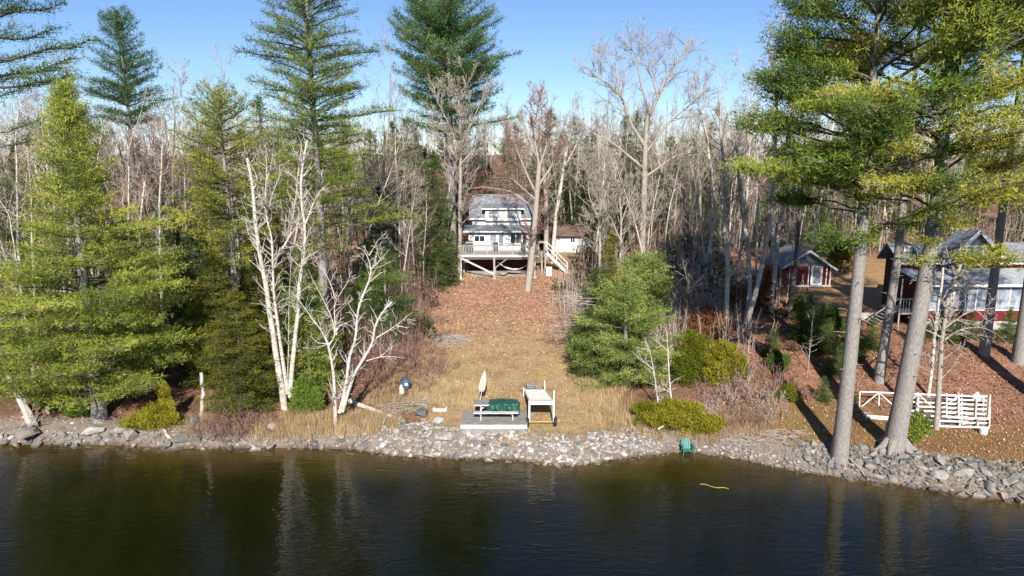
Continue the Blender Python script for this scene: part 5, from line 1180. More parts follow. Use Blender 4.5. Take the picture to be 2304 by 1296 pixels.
conifer_at('pine_tree', 'tall dense blue-green pine directly behind the cottage', 1018, 75, H=31, leaf='pine_blue', seed=115, prof=[(.42, 2.5), (.5, 5.0), (.62, 6.2), (.72, 6.0), (.82, 5.0), (.92, 3.4), (1, .5)], crown0=.44, whorl=.75, per=6, rise=.18, rise_top=.95, bow=.05, ts=.38, K=10, trunk_r=.5, hue=.42, hue_var=.12, fanw=.34, thick=.5, inner=.2,
    targets=[(905, 268, 74, .25, .3), (915, 190, 74, .22, .3), (1165, 262, 74, .2, .7), (1168, 118, 74, .2, .5), (905, 360, 74, .2, .2)])
# centre right young pines
conifer_at('pine_tree', 'dense bright green young pine at the lawn edge, full of soft needles', 1408, 42.6, 628, leaf='pine_bright', seed=120, prof=[(0, 2.6), (.15, 3.4), (.4, 3.1), (.6, 2.3), (.8, 1.5), (1, .3)], crown0=.04, whorl=.50, per=8, rise=.08, rise_top=.9, gaps=.12, jitter=.42, bow=.06, ts=.24, K=13, width=.06, trunk_r=.15, hue=.45, hue_var=.1, fanw=.46, inner=.2, thick=.5, lean=(-.2, 0))
conifer_at('pine_tree', 'rounded green pine top rising behind the young pine at the lawn edge', 1445, 47, 590, leaf='pine_bright', seed=121, prof=[(.3, 1.2), (.55, 2.0), (.75, 2.1), (.92, 1.3), (1, .4)], crown0=.3, whorl=.38, per=7, rise=.3, rise_top=.9, bow=.04, ts=.26, K=10, trunk_r=.14, hue=.42, hue_var=.1, fanw=.46, inner=.15, thick=.5)
FIR = dict(bow=.02, K=7, width=.09, spread=.55, thick=.15, tipup=.1)
conifer_at('fir_tree', 'dark fir with dead grey lower boughs at the lawn edge', 1335, 46.5, 600, leaf='fir', bark_m='bark_dark', seed=122, prof=[(0, 1.7), (.3, 1.6), (.7, .9), (1, .15)], crown0=.1, whorl=.3, per=6, rise=-.12, rise_top=.2, ts=.2, trunk_r=.1, hue=.45, fanw=.4, inner=.45, **FIR)
conifer_at('fir_tree', 'slender yellow-green fir between the bare trunks above the lawn', 1372, 56, 520, leaf='hemlock', bark_m='bark_dark', seed=123, prof=[(0, 1.2), (.4, 1.05), (.8, .5), (1, .1)], crown0=.05, whorl=.3, per=6, rise=.0, rise_top=.5, ts=.22, trunk_r=.08, hue=.30, fanw=.42, inner=.1, **FIR)
conifer_at('fir_tree', 'dark fir leaning over the shaded lawn edge below the dead boughs', 1325, 43.5, 690, leaf='fir', bark_m='bark_dark', seed=124, prof=[(0, 1.3), (.4, 1.2), (1, .15)], crown0=.06, whorl=.28, per=6, rise=-.05, rise_top=.3, ts=.2, trunk_r=.08, hue=.55, fanw=.42, inner=.15, **FIR)
conifer_at('spruce_tree', 'narrow dark green spruce left of the cottage', 983, 66, 335, leaf='fir', bark_m='bark_dark', seed=125, prof=[(0, 2.2), (.3, 2.0), (.7, 1.1), (1, .12)], crown0=.06, whorl=.42, per=7, rise=-.15, rise_top=.4, ts=.32, trunk_r=.18, hue=.5, fanw=.40, inner=.1, **FIR)
conifer_at('hemlock_tree', 'dark yellow-green hemlock with drooping sprays beside the white birch clump', 548, 38.4, 655, leaf='hemlock', bark_m='bark_dark', seed=126, prof=[(0, 1.9), (.2, 2.2), (.5, 1.9), (.8, 1.0), (1, .15)], crown0=.04, whorl=.30, per=7, rise=-.1, rise_top=.4, ts=.19, trunk_r=.12, hue=.28, fanw=.42, inner=.12, **FIR)
conifer_at('hemlock_tree', 'taller hemlock behind the drooping one, olive green', 500, 42, 560, leaf='hemlock', bark_m='bark_dark', seed=127, prof=[(0, 2.1), (.3, 2.0), (.6, 1.5), (1, .15)], crown0=.1, whorl=.34, per=7, rise=-.05, rise_top=.5, ts=.22, trunk_r=.12, hue=.22, fanw=.42, inner=.12, **FIR)
conifer_at('cedar_tree', 'golden brown-green cedar behind the open pine trunk', 600, 46.5, 470, leaf='hemlock', bark_m='bark_dark', seed=128, prof=[(0, 2.3), (.4, 1.8), (1, .2)], crown0=.1, whorl=.36, per=7, rise=.1, rise_top=.8, ts=.24, trunk_r=.14, hue=.18, fanw=.42, inner=.15, **FIR)
conifer_at('pine_tree', 'low light green pine filling the gap between the two white birches', 700, 40.5, 560, leaf='pine', seed=129, prof=[(0, 1.9), (.3, 1.7), (.7, 1.0), (1, .2)], crown0=.05, whorl=.4, per=6, rise=.2, rise_top=.8, ts=.23, trunk_r=.1, hue=.45, fanw=.44, inner=.15, thick=.5)
conifer_at('pine_tree', 'dull green pine in the dark gap behind the leafless pale birch', 870, 49, 560, leaf='pine_blue', seed=130, prof=[(.1, 2.0), (.4, 2.2), (.7, 1.3), (1, .2)], crown0=.15, whorl=.5, per=6, rise=.1, rise_top=.8, ts=.26, trunk_r=.12, hue=.5, fanw=.42, inner=.2, thick=.5, gaps=.2)
# dark firs in the shade behind the left bank and on the right slope: one built per kind, then copies
def proto_conifer(seed, H, leaf, **k):
    T, L_ = conifer(seed=seed, H=H, **k); return T.mesh('trunk', M['bark_dark'], None, True), L_.mesh('crown', M[leaf])
PF = [proto_conifer(140, 10, 'fir', prof=[(0, 1.9), (.3, 1.8), (.7, 1.0), (1, .12)], crown0=.05, whorl=.40, per=6, rise=-.1, rise_top=.4, ts=.28, trunk_r=.14, hue=.45, fanw=.42, inner=.12, **FIR),
      proto_conifer(141, 10, 'fir', prof=[(.2, .8), (.4, 1.6), (.75, 1.0), (1, .12)], crown0=.2, whorl=.42, per=6, rise=-.1, rise_top=.4, ts=.28, trunk_r=.12, hue=.4, gaps=.15, fanw=.42, inner=.2, **FIR),
      proto_conifer(142, 12, 'pine', prof=[(.35, .8), (.5, 2.4), (.8, 1.9), (1, .3)], crown0=.35, whorl=.7, per=5, rise=.1, rise_top=.8, ts=.34, trunk_r=.15, hue=.35, gaps=.15, thick=.5),
      proto_conifer(143, 4, 'shrub_green', prof=[(0, 1.1), (.3, 1.1), (.7, .6), (1, .1)], crown0=.03, whorl=.24, per=6, rise=.0, rise_top=.5, ts=.19, trunk_r=.06, hue=.5, fanw=.45, inner=.1, **FIR)]
PROTO = {'dark': [], 'slope': [], 'lodge': [], 'forest': []}
def put_proto(k, name, px, Y, H, label, group, key='dark'):
    base = base_at(px, Y); base[2] -= .1; sc = H/(10, 10, 12, 4)[k]
    root = empty(name, base, label, 'tree', group); root.rotation_euler = (0, 0, (px*1.7+Y) % 6.28); root.scale = (sc*(1+.15*math.sin(px)), sc*(1+.15*math.sin(px)), sc)
    for nm, me in zip(('trunk', 'crown'), PF[k]):
        o = bpy.data.objects.new(nm, me); SC.collection.objects.link(o); o.parent = root
    PROTO[key].append(root)
for (px, Y, H, k) in [(455, 47, 9, 0), (480, 52, 11, 1), (420, 50, 8, 0), (385, 55, 10, 1), (300, 50, 9, 0), (100, 52, 8, 1), (150, 46, 6, 0), (30, 44, 7, 0), (640, 52, 9, 0), (330, 44, 6, 0), (440, 43, 5, 0), (830, 53, 7, 0), (790, 47, 5, 0), (700, 50, 7, 1), (580, 55, 10, 1), (860, 60, 10, 1)]:
    put_proto(k, 'fir_tree', px, Y, H, 'dark fir in the deep shade behind the left bank trees', 'dark firs behind the left bank')
for (px, Y, H) in [(1735, 43, 2.0), (1800, 46, 2.6), (1845, 44, 3.4), (1880, 41.5, 2.4), (1920, 43, 2.8), (1905, 38.5, 1.5), (1850, 38.3, 1.6), (1960, 44, 2.2), (1820, 49, 2.0)]:
    put_proto(3, 'young_fir', px, Y, H, 'young green fir growing out of the leafy slope below the red cabin', 'young firs on the leafy slope', 'slope')
for (px, Y, H) in [(2140, 44.5, 2.2), (2180, 45, 2.0), (2265, 44.5, 2.4), (2060, 45, 2.0), (2100, 45.5, 1.6)]:
    put_proto(3, 'young_fir', px, Y, H, 'low dark green evergreen against the foundation of the lodge', 'evergreens at the lodge foundation', 'lodge')
for (px, Y, H, k) in [(1235, 92, 16, 0), (1290, 96, 15, 0), (1425, 88, 15, 0), (1160, 110, 14, 1), (1530, 84, 11, 1), (1560, 96, 12, 2), (900, 88, 12, 2), (940, 100, 13, 1), (600, 95, 17, 0), (640, 82, 13, 2), (500, 90, 14, 0), (250, 84, 14, 2), (130, 70, 15, 2), (60, 66, 12, 0), (1650, 100, 13, 1), (1900, 84, 10, 2), (2100, 88, 10, 0), (2250, 80, 12, 2), (1780, 90, 11, 0), (1310, 84, 9, 0), (1345, 72, 8, 1), (1395, 78, 8, 0), (1480, 76, 9, 1), (1600, 80, 8, 0), (1100, 90, 9, 0), (1135, 96, 12, 2), (930, 74, 8, 0), (960, 86, 11, 0), (870, 76, 9, 2), (780, 88, 14, 2), (420, 78, 10, 0), (1870, 72, 5, 0), (1720, 78, 8, 1), (1215, 84, 13, 0), (1265, 100, 13, 0), (1330, 104, 13, 1), (1400, 96, 14, 0), (1445, 100, 13, 0), (1500, 92, 12, 1), (1590, 104, 13, 0), (1620, 90, 10, 0), (920, 94, 14, 0), (890, 104, 14, 1), (840, 90, 13, 0), (720, 96, 14, 0), (560, 86, 13, 0), (450, 96, 13, 1), (380, 84, 12, 0), (200, 92, 13, 0), (90, 80, 12, 1), (20, 74, 11, 0), (1950, 96, 11, 0), (2020, 84, 9, 1), (2180, 92, 11, 0), (2290, 90, 10, 0), (1835, 80, 8, 0), (1545, 70, 6, 0), (1500, 66, 5, 1), (1590, 72, 6, 1)]:
    put_proto(k, 'evergreen_tree', px, Y, H, 'evergreen among the bare trees of the forest behind the buildings', 'evergreens in the forest', 'forest')
# ------------------------------------------------------------------ pale birches traced stem by stem
z3 = lambda x, y: (520+x*.5093, 300+y*.5093)
def zz(*p, d=0.): return [(*z3(a, b), d*i/len(p)) for i, (a, b) in enumerate(p)]
TWC = cfg(max=3, kids=[0, 2, 2, 0], n=[0, 4, 3, 2], kink=[0, .2, .25, .25], trop=[0, .06, .05, 0], len=[.4, .5, .55, .5])
path_tree('birch_tree', 'white birch clump with two thick stems and broken tops', 38.6, [
    (0.211, 0.074, [(*z3(235, 1172), 0), (*z3(205, 1010), 0), (*z3(180, 850), 0), (*z3(150, 650), 0), (*z3(122, 500), 0), (*z3(108, 400), 0), (*z3(100, 290), 0), (*z3(90, 200), .2), (*z3(70, 110), .3)]),
    (0.149, 0.056, zz((262, 1165), (268, 1040), (280, 940), (295, 800), (300, 690), (312, 590), (328, 480), (325, 400), (312, 330), (308, 230), (318, 130), (338, 30), d=.6)),
    (0.124, 0.043, zz((250, 1150), (225, 980), (208, 850), (192, 740), (185, 600), (180, 460), (155, 370), (150, 260), (160, 150), (150, 40), d=-.5)),
    (0.062, 0.025, zz((328, 400), (355, 330), (380, 270), (428, 222), d=.3)), (0.068, 0.031, zz((190, 590), (215, 520), (255, 470), (270, 400), (285, 300), (295, 180), (312, 40), d=.7)),
    (0.043, 0.019, zz((108, 400), (75, 430), (60, 370), d=.2)), (0.043, 0.019, zz((155, 370), (180, 270), (215, 190), (240, 130), d=-.3)), (0.037, 0.019, zz((98, 250), (125, 200), (80, 130), (60, 70), d=-.3)),
    (0.031, 0.019, zz((110, 480), (80, 450), (65, 410))), (0.050, 0.019, zz((312, 590), (345, 540), (358, 500), d=.2)), (0.037, 0.019, zz((160, 200), (180, 140), (185, 60), d=.2)), (0.037, 0.012, zz((250, 1150), (255, 800), (262, 600), (262, 400), d=1.2)),
    (0.037, 0.012, zz((255, 460), (300, 400), (325, 330), d=.2))],
    M['birch'], TWC, M['deadwood'], seed=3, twig_len=1.5, twig_every=.26, minr=.010, side=9)
path_tree('birch_tree', 'leafless pale birch with three smooth stems at the water edge', 36.6, [
    (0.124, 0.062, zz((460, 1278), (458, 1180), (455, 1080), (445, 1010), (428, 930))),
    (0.062, 0.019, zz((428, 930), (400, 870), (360, 820), (330, 780), (305, 740), (270, 700), d=.5)), (0.062, 0.022, zz((432, 935), (465, 890), (448, 820), (420, 760), (385, 690), (355, 640), (340, 600), d=-.4)),
    (0.056, 0.019, zz((465, 890), (455, 790), (460, 730), (500, 690), (535, 610), d=.5)), (0.037, 0.015, zz((460, 730), (440, 660), (400, 590), (365, 560), d=.2)), (0.050, 0.019, zz((460, 880), (500, 820), (540, 860), (555, 880), d=.3)),
    (0.037, 0.015, zz((428, 930), (380, 925), (355, 900), (352, 860), d=-.2)),
    (0.112, 0.050, zz((478, 1235), (500, 1150), (515, 1060), (522, 980), (550, 920), (555, 850), (560, 780), (585, 710), (610, 650), d=.4)),
    (0.050, 0.019, zz((610, 650), (625, 600), (600, 540), (585, 500), (580, 560), d=.3)), (0.050, 0.019, zz((620, 600), (660, 560), (700, 510), d=-.3)), (0.037, 0.015, zz((615, 655), (655, 620), (690, 605), d=.1)), (0.037, 0.015, zz((610, 540), (650, 470), (670, 450), d=.2)),
    (0.105, 0.050, zz((492, 1230), (520, 1130), (550, 1050), (590, 990), (630, 920), (630, 860), (660, 800), (710, 745), d=.5)),
    (0.050, 0.019, zz((600, 1005), (660, 985), (720, 985), (775, 995), d=-.3)), (0.050, 0.019, zz((640, 905), (700, 870), (760, 825), (800, 790), d=.4)), (0.031, 0.012, zz((660, 985), (710, 945), (750, 925), d=.2)), (0.031, 0.012, zz((735, 850), (780, 860), (790, 850)))],
    M['birch'], TWC, M['deadwood'], seed=4, twig_len=1.2, twig_every=.24, minr=.010, side=9)
# slim birches before the young pine
path_tree('birch_tree', 'slim white birch standing in the juniper by the water, straighter of the two', 37.2, [(.075, .03, [(1514, 955), (1508, 880), (1503, 800), (1500, 740), (1495, 735)]), (.03, .012, [(1504, 790), (1480, 770), (1463, 757)]), (.03, .012, [(1510, 885), (1485, 870), (1455, 860)])], M['birch'], TWC, M['deadwood'], seed=5, twig_len=.8, twig_every=.3)
path_tree('birch_tree', 'slim white birch leaning toward the young pine beside the juniper', 38.0, [(.065, .02, [(1484, 925), (1475, 860), (1465, 800), (1450, 760)]), (.03, .012, [(1468, 830), (1445, 810), (1420, 790)])], M['birch'], TWC, M['deadwood'], seed=6, twig_len=.9, twig_every=.3)
# the little bare tree before the dock frames
path_tree('bare_tree', 'bare lichen-grey tree with low spreading twigs in front of the dock frames', 35.2, [(.15, .08, [(2105, 982), (2112, 880), (2118, 780), (2128, 700), (2140, 640), (2165, 590)]), (.06, .02, [(2120, 760), (2080, 740), (2050, 735)]), (.07, .02, [(2118, 770), (2160, 740), (2210, 735), (2240, 750)]), (.06, .02, [(2135, 660), (2180, 640), (2230, 650)]), (.06, .02, [(2130, 700), (2100, 640), (2085, 600)]), (.06, .02, [(2122, 740), (2180, 700), (2260, 690)]), (.05, .02, [(2150, 620), (2130, 570), (2125, 520)])],
    M['bark_grey'], cfg(max=3, kids=[0, 4, 3, 0], n=[0, 4, 3, 2], kink=[0, .15, .2, .2], trop=[0, .0, 0, 0]), M['twig_grey'], seed=7, twig_len=1.6, twig_every=.28)
path_tree('birch_tree', 'pale slim trunk leaning behind the bare tree at the dock frames', 38.6, [(.11, .06, [(2088, 895), (2098, 820), (2105, 730), (2118, 650), (2125, 560)])], M['birch'], TWC, M['deadwood'], seed=8, twig_len=1.2, twig_every=.4)
# bare trees round the cottage
BIG = cfg(max=3, kids=[0, 8, 6, 0], n=[0, 6, 4, 2], kink=[0, .10, .14, .18], trop=[0, .10, .07, .04], ang=[.7, .65, .7, .7], len=[.4, .5, .55, .5])
path_tree('maple_tree', 'leafless grey tree beside the left deck post, crown before the dark pine', 70, [(.26, .10, [(1034, 625), (1035, 500), (1036, 400), (1037, 330), (1035, 260), (1030, 200)]), (.12, .03, [(1036, 345), (1010, 280), (985, 230), (975, 190)]), (.12, .03, [(1037, 330), (1065, 270), (1085, 220), (1100, 190)]), (.10, .03, [(1036, 370), (1080, 320), (1110, 290)]), (.10, .03, [(1036, 360), (990, 310), (960, 290)]), (.14, .06, [(1000, 480), (1012, 420), (1028, 360), (1020, 300)]), (.08, .03, [(1035, 280), (1045, 210), (1050, 165)])], M['bark_grey'], BIG, M['bark_grey'], seed=10, twig_len=3.0, twig_every=.42, minr=.018)
path_tree('maple_tree', 'thick pale trunk rising from the leaves directly in front of the deck', 64.3, [(.36, .22, [(1187, 665), (1195, 590), (1202, 520), (1208, 440), (1213, 370)]), (.15, .04, [(1208, 440), (1180, 380), (1160, 330), (1150, 290)]), (.15, .04, [(1210, 420), (1250, 360), (1290, 320)]), (.13, .04, [(1213, 370), (1200, 300), (1210, 240), (1205, 200)]), (.13, .04, [(1213, 380), (1235, 310), (1245, 250)]), (.11, .03, [(1205, 470), (1150, 430), (1090, 420), (1050, 425)]), (.10, .03, [(1206, 450), (1150, 400), (1105, 400)])], M['bark_grey'], BIG, M['twig_red'], seed=11, twig_len=2.8, twig_every=.36, minr=.016)
path_tree('maple_tree', 'tall forked tree between the cottage and the low outbuilding, left stem', 76, [(.30, .18, [(1228, 560), (1230, 480), (1226, 400), (1215, 330)]), (.15, .04, [(1222, 380), (1190, 320), (1175, 270)]), (.15, .04, [(1215, 330), (1220, 260), (1215, 210)]), (.12, .04, [(1228, 420), (1250, 340), (1262, 280)])], M['bark_grey'], BIG, M['bark_grey'], seed=12, twig_len=3.2, twig_every=.5, minr=.018)
path_tree('birch_tree', 'pale birch slanting up beside the forked tree at the outbuilding', 75, [(.26, .14, [(1243, 565), (1250, 490), (1262, 420), (1272, 350), (1285, 300)]), (.12, .03, [(1268, 380), (1300, 320), (1330, 280)])], M['birch'], BIG, M['bark_grey'], seed=13, twig_len=3.0, twig_every=.5, minr=.018)
path_tree('oak_tree', 'broad leafless oak whose crown spreads against the sky', 66, [(.36, .22, [(1445, 640), (1446, 520), (1450, 420), (1452, 330), (1458, 250)]), (.2, .05, [(1452, 330), (1420, 280), (1400, 220), (1370, 190), (1340, 170), (1320, 150)]), (.2, .05, [(1456, 270), (1480, 220), (1500, 170), (1530, 130), (1550, 85)]), (.16, .04, [(1452, 345), (1500, 280), (1560, 230), (1600, 180)]), (.16, .04, [(1450, 380), (1390, 330), (1330, 290), (1290, 270)]), (.14, .04, [(1458, 250), (1440, 180), (1430, 120), (1400, 90)]), (.14, .04, [(1450, 400), (1520, 350), (1590, 340)]), (.12, .04, [(1480, 220), (1460, 150), (1480, 90)]), (.12, .04, [(1400, 225), (1380, 150), (1350, 110)])], M['bark_grey'], BIG, M['bark_grey'], seed=14, twig_len=3.8, twig_every=.38, minr=.014)
path_tree('maple_tree', 'pale forked sapling tree standing above the yellow-green fir', 58, [(.17, .06, [(1350, 640), (1350, 560), (1350, 470), (1348, 380), (1345, 300)]), (.08, .03, [(1350, 500), (1325, 440), (1320, 370)]), (.08, .03, [(1350, 480), (1375, 400), (1385, 330)])], M['bark_grey'], BIG, M['bark_grey'], seed=15, twig_len=2.4, twig_every=.4, minr=.015)
path_tree('maple_tree', 'slim pale tree just right of the forked sapling', 55, [(.15, .05, [(1394, 720), (1395, 600), (1398, 500), (1392, 420), (1385, 380)]), (.07, .03, [(1396, 540), (1370, 480), (1345, 450)]), (.06, .03, [(1398, 500), (1420, 440), (1440, 400)])], M['bark_grey'], BIG, M['bark_grey'], seed=16, twig_len=2.4, twig_every=.4, minr=.015)
# birches of the right slope
for i, (b, pts, lab) in enumerate([(47, [(1628, 780), (1635, 690), (1638, 600), (1630, 520), (1632, 420), (1622, 300), (1618, 220)], 'crooked white birch nearest the yellow cedar on the leafy slope'),
        (50, [(1678, 765), (1688, 650), (1684, 560), (1668, 470), (1660, 380), (1655, 300)], 'white birch with a bend, second from the yellow cedar'),
        (49, [(1676, 770), (1700, 660), (1722, 560), (1735, 480), (1742, 400), (1748, 250), (1745, 120)], 'tall grey-white birch leaning toward the red cabin'),
        (53, [(1733, 690), (1745, 600), (1752, 520), (1765, 450), (1770, 330), (1778, 200)], 'spotted white birch rising just left of the red cabin'),
        (50, [(1777, 690), (1790, 590), (1797, 500), (1805, 420), (1812, 300)], 'dark grey trunk crossing the front of the red cabin'),
        (47, [(1552, 720), (1548, 640), (1555, 560), (1548, 480), (1540, 400)], 'dark bare trunk with a tangled grey crown among the rust leaves'),
        (62, [(1580, 640), (1600, 540), (1612, 480), (1600, 380), (1580, 250)], 'slanting pale trunk behind the dark bare trunk')]):
    mt = 'bark_dark' if i in (4, 5) else 'birch'
    path_tree('birch_tree' if mt == 'birch' else 'bare_tree', lab, b, [(.20, .07, pts)], M[mt], cfg(max=3, kids=[0, 6, 4, 0], n=[0, 5, 4, 2], kink=[0, .12, .16, .2], trop=[0, .1, .05, .02]), M['twig_grey'] if i == 5 else M['bark_grey'], seed=30+i, twig_len=2.4 if i != 5 else 3.2, twig_every=.42, minr=.014)
for i, (b, pts, lab) in enumerate([(45, [(1690, 800), (1700, 740), (1712, 690)], 'thin sapling on the red litter below the leaning birch'), (44, [(1726, 820), (1733, 750), (1745, 720), (1740, 690)], 'thin pale sapling with drooping twigs on the red litter'), (42, [(1825, 740), (1832, 680), (1850, 620)], 'very thin pale sapling before the dark green slope fir')]):
    path_tree('sapling', lab, b, [(.04, .015, pts)], M['bark_grey'], TWC, M['bark_grey'], seed=50+i, twig_len=1.0, twig_every=.25, minr=.010)
# left side pale trees behind the bright pine
for i, (b, pts, lab) in enumerate([(50, [(75, 700), (72, 560), (70, 430), (60, 330)], 'spotted birch trunk behind the bright pine, nearest the corner'), (46, [(150, 720), (140, 600), (125, 500), (118, 420), (110, 300), (95, 220)], 'crooked white birch whose stems show above the bright pine boughs'),
        (46, [(150, 700), (152, 500), (135, 420), (110, 330), (130, 260)], 'twin stem of pale birch crossing behind the bright pine'), (52, [(355, 640), (358, 460), (366, 330), (362, 240)], 'thin white birch in the gap right of the bright pine'),
        (60, [(420, 640), (416, 420), (410, 260), (405, 150)], 'tall thin leafless birch against the sky right of the pagoda pine'), (43, [(40, 560), (20, 480), (-5, 445)], 'bent white stem arching at the picture corner'),
        (52, [(262, 500), (290, 330), (318, 250), (330, 200)], 'grey-white branching tree behind the narrow top of the bright pine'), (40.5, [(325, 850), (330, 780), (332, 700)], 'dead grey sapling in the dark gap beside the bright pine')]):
    path_tree('birch_tree', lab, b, [(.14 if i != 7 else .07, .04, pts)], M['birch'], cfg(max=3, kids=[0, 6, 4, 0], n=[0, 5, 4, 2], kink=[0, .14, .18, .2], trop=[0, .08, .05, .02]), M['bark_grey'], seed=60+i, twig_len=2.4 if i != 7 else 1, twig_every=.42, minr=.014)
# ------------------------------------------------------------------ bushes, brush
def bush_at(name, label, px, Y, rx, ry, h, N, leaf, seed, stemm='bark_dark', group=None, **k):
    base = base_at(px, Y); st, mb = bush(seed, rx, ry, h, N, **k)
    root = empty(name, base, label, 'shrub', group); st.obj('stem', M[stemm], root, origin=None) if False else None
    a = bpy.data.objects.new('stem', st.mesh('stem', M[stemm])); b_ = bpy.data.objects.new('foliage', mb.mesh('foliage', M[leaf]))
    for o in (a, b_): SC.collection.objects.link(o); o.parent = root
    return root
CED = dict(ts=.15, K=6, width=.15, spread=.45, up=1.3)
bush_at('cedar_bush', 'yellow cedar bush with upright sprays at the water left of the birch stub', 355, 36.6, 1.6, .9, 1.5, 3800, 'cedar', 1, hue=.55, **CED)
bush_at('cedar_bush', 'pointed yellow cedar leader rising out of the low yellow bush', 378, 37.0, .55, .5, 2.6, 1500, 'cedar', 2, hue=.6, lobes=5, shape=1.1, **CED)
bush_at('cedar_bush', 'thick yellow-green cedar on the slope above the grey brush', 1625, 40.1, 1.5, 1.1, 2.7, 5600, 'cedar', 3, hue=.42, lobes=9, **CED)
bush_at('juniper_bush', 'broad yellow-green juniper overhanging the water by the green chair', 1530, 35.9, 2.1, 1.1, 1.9, 6200, 'cedar', 4, hue=.55, lobes=10, **CED)
bush_at('juniper_bush', 'duller green half of the juniper below the slim birches', 1465, 36.6, 1.2, .9, 1.2, 2600, 'hemlock', 5, hue=.6, lobes=7, **CED)
bush_at('cedar_bush', 'olive cedar filling the space between slim birches and brush', 1550, 40.5, 1.3, 1.0, 3.4, 3400, 'hemlock', 6, hue=.42, lobes=8, **CED)
bush_at('shrub', 'small green shrub on the slope right of the thick cedar', 1745, 41.2, .9, .7, 1.4, 1700, 'shrub_green', 7, hue=.7, lobes=6, **CED)
bush_at('shrub', 'green shrub with reddish grass round it at the lawn corner', 1775, 37.5, .8, .6, 1.0, 1200, 'hemlock', 8, hue=.5, lobes=5, **CED)
bush_at('shrub', 'low green shrubs under the leaning white stub', 130, 38.6, 1.8, .9, 1.2, 3000, 'pine', 9, hue=.4, lobes=8, **CED)
bush_at('shrub', 'green leafy mound below the boughs left of the pine trunk', 180, 37.6, 1.0, .7, .9, 1400, 'pine', 10, hue=.3, lobes=5, **CED)
bush_at('shrub', 'light green shrub at the foot of the white birch clump', 690, 38.2, 1.2, .8, 2.2, 2800, 'pine', 11, hue=.45, lobes=8, **CED)
bush_at('shrub', 'dark green growth filling behind the leafless pale birch', 720, 42, 1.3, .9, 2.4, 2600, 'shrub_green', 12, hue=.6, lobes=8, **CED)
bush_at('shrub', 'small green shrub on the brown bank above the brush pile', 955, 54, .6, .5, .7, 500, 'pine', 13, hue=.35, lobes=4, **CED)
bush_at('shrub', 'leafy shoots sprouting round the trunk of the widest pine', 2062, 33.6, .9, .6, 1.6, 1000, 'pine', 14, hue=.65, lobes=5, ts=.14, K=6, width=.2, spread=.6)
bush_at('shrub', 'yellow-green shrub beside the path below the cabin', 1800, 50.5, .8, .6, 1.2, 900, 'cedar', 15, hue=.3, lobes=5, **CED)
bush_at('shrub', 'dark evergreen mass spreading below the block wall', 1860, 46.5, 1.6, 1.0, 2.0, 2800, 'fir', 16, hue=.65, lobes=9, **CED)
bush_at('beech_sapling', 'young beech still full of rust leaves behind the yellow cedar', 1590, 46, 2.0, 1.5, 2.6, 2600, 'rust_leaf', 17, 'bark_grey', hue=.6, lobes=12, ts=.13, K=4, width=.3, spread=1.0, up=.1)
bush_at('beech_sapling', 'young beech with rust leaves under the leaning birches', 1690, 52, 2.4, 1.5, 3.2, 2600, 'rust_leaf', 18, 'bark_grey', hue=.45, lobes=14, ts=.13, K=4, width=.3, spread=1.0, up=.1)
bush_at('beech_sapling', 'rust-leaved sapling beside the porch side of the cabin', 1745, 57, 1.6, 1.2, 3.0, 1300, 'rust_leaf', 19, 'bark_grey', hue=.4, lobes=10, ts=.13, K=4, width=.3, spread=1.0, up=.1)
bush_at('red_leaf_tree', 'tree holding dull red leaves left above the cottage roof', 1085, 84, 2.6, 2, 10.5, 1800, 'rust_leaf', 20, 'bark_grey', hue=.45, lobes=14, shape=.2, ts=.16, K=4, width=.3, spread=1.0, up=.1)
bush_at('ground_evergreen', 'green shrub beyond the cabin on the tan yard', 1890, 66, 1.6, 1.2, 3.2, 1500, 'hemlock', 21, hue=.3, lobes=7, ts=.2, K=6, width=.15, spread=.5)
TH = [thicket(200+i, 1.0, .8, 1.5, 34) for i in range(4)]
THm = {}; BR = {}
BRUSHROW = {'red brush on the bank': ('birch stub', 'white birch clump', 'red-brown brush clump by the water'), 'brambles along the lawn': ('leafless pale birch', 'lawn', 'brown bramble on the bank'), 'grey brush on the right bank': ('juniper', 'shore pine', 'grey brush clump over the bank'), 'grey thicket right of the young pine': ('young pine', 'birches', 'tall grey thicket')}
def brush(px, Y, w, h, mat, label, group, i=0):
    key = (i % 4, mat)
    if key not in THm: THm[key] = TH[i % 4].mesh('brush', M[mat])
    base = base_at(px, Y); o = place(THm[key], 'brush_clump', base, (px*.7) % 6.28, (w, w, h/1.5)); tag(o, label, 'bush', group); BR.setdefault(group, []).append(o); return o
i = 0
for px, Y, w, h in [(520, 36.5, 1.3, 1.7), (548, 36.2, 1.2, 1.6), (495, 36.3, 1.1, 1.4), (575, 36.6, 1.1, 1.3), (462, 36.5, 1.0, 1.1), (535, 37.0, 1.2, 1.8), (600, 36.8, 1.0, 1.0), (510, 36.0, 1.2, 1.0)]:
    i += 1; brush(px, Y, w, h, 'twig_red', 'red-brown leafless brush along the water below the dark hemlock', 'red brush on the bank', i)
for px, Y, w, h in [(935, 43.5, 1.1, 1.0), (965, 45, 1.2, 1.0), (930, 46.5, 1.2, 1.3), (900, 45, 1.2, 1.6), (985, 47.5, 1.0, .8), (950, 49, 1.3, 1.2), (880, 43, 1.1, 1.4), (860, 46, 1.3, 1.8), (915, 51, 1.3, 1.5), (820, 44, 1.3, 1.6), (850, 41.5, 1.0, 1.0), (995, 52, 1.0, .9), (950, 42, 1.0, .7), (975, 43.5, 1.1, .8), (1000, 45, .9, .6), (960, 50.5, 1.2, .9), (985, 55, 1.2, .9), (940, 57, 1.4, 1.4), (975, 60, 1.3, 1.2), (925, 41, .9, .6)]:
    i += 1; brush(px, Y, w, h, 'twig_red', 'brown leafless bramble at the edge of the sloping lawn', 'brambles along the lawn', i)
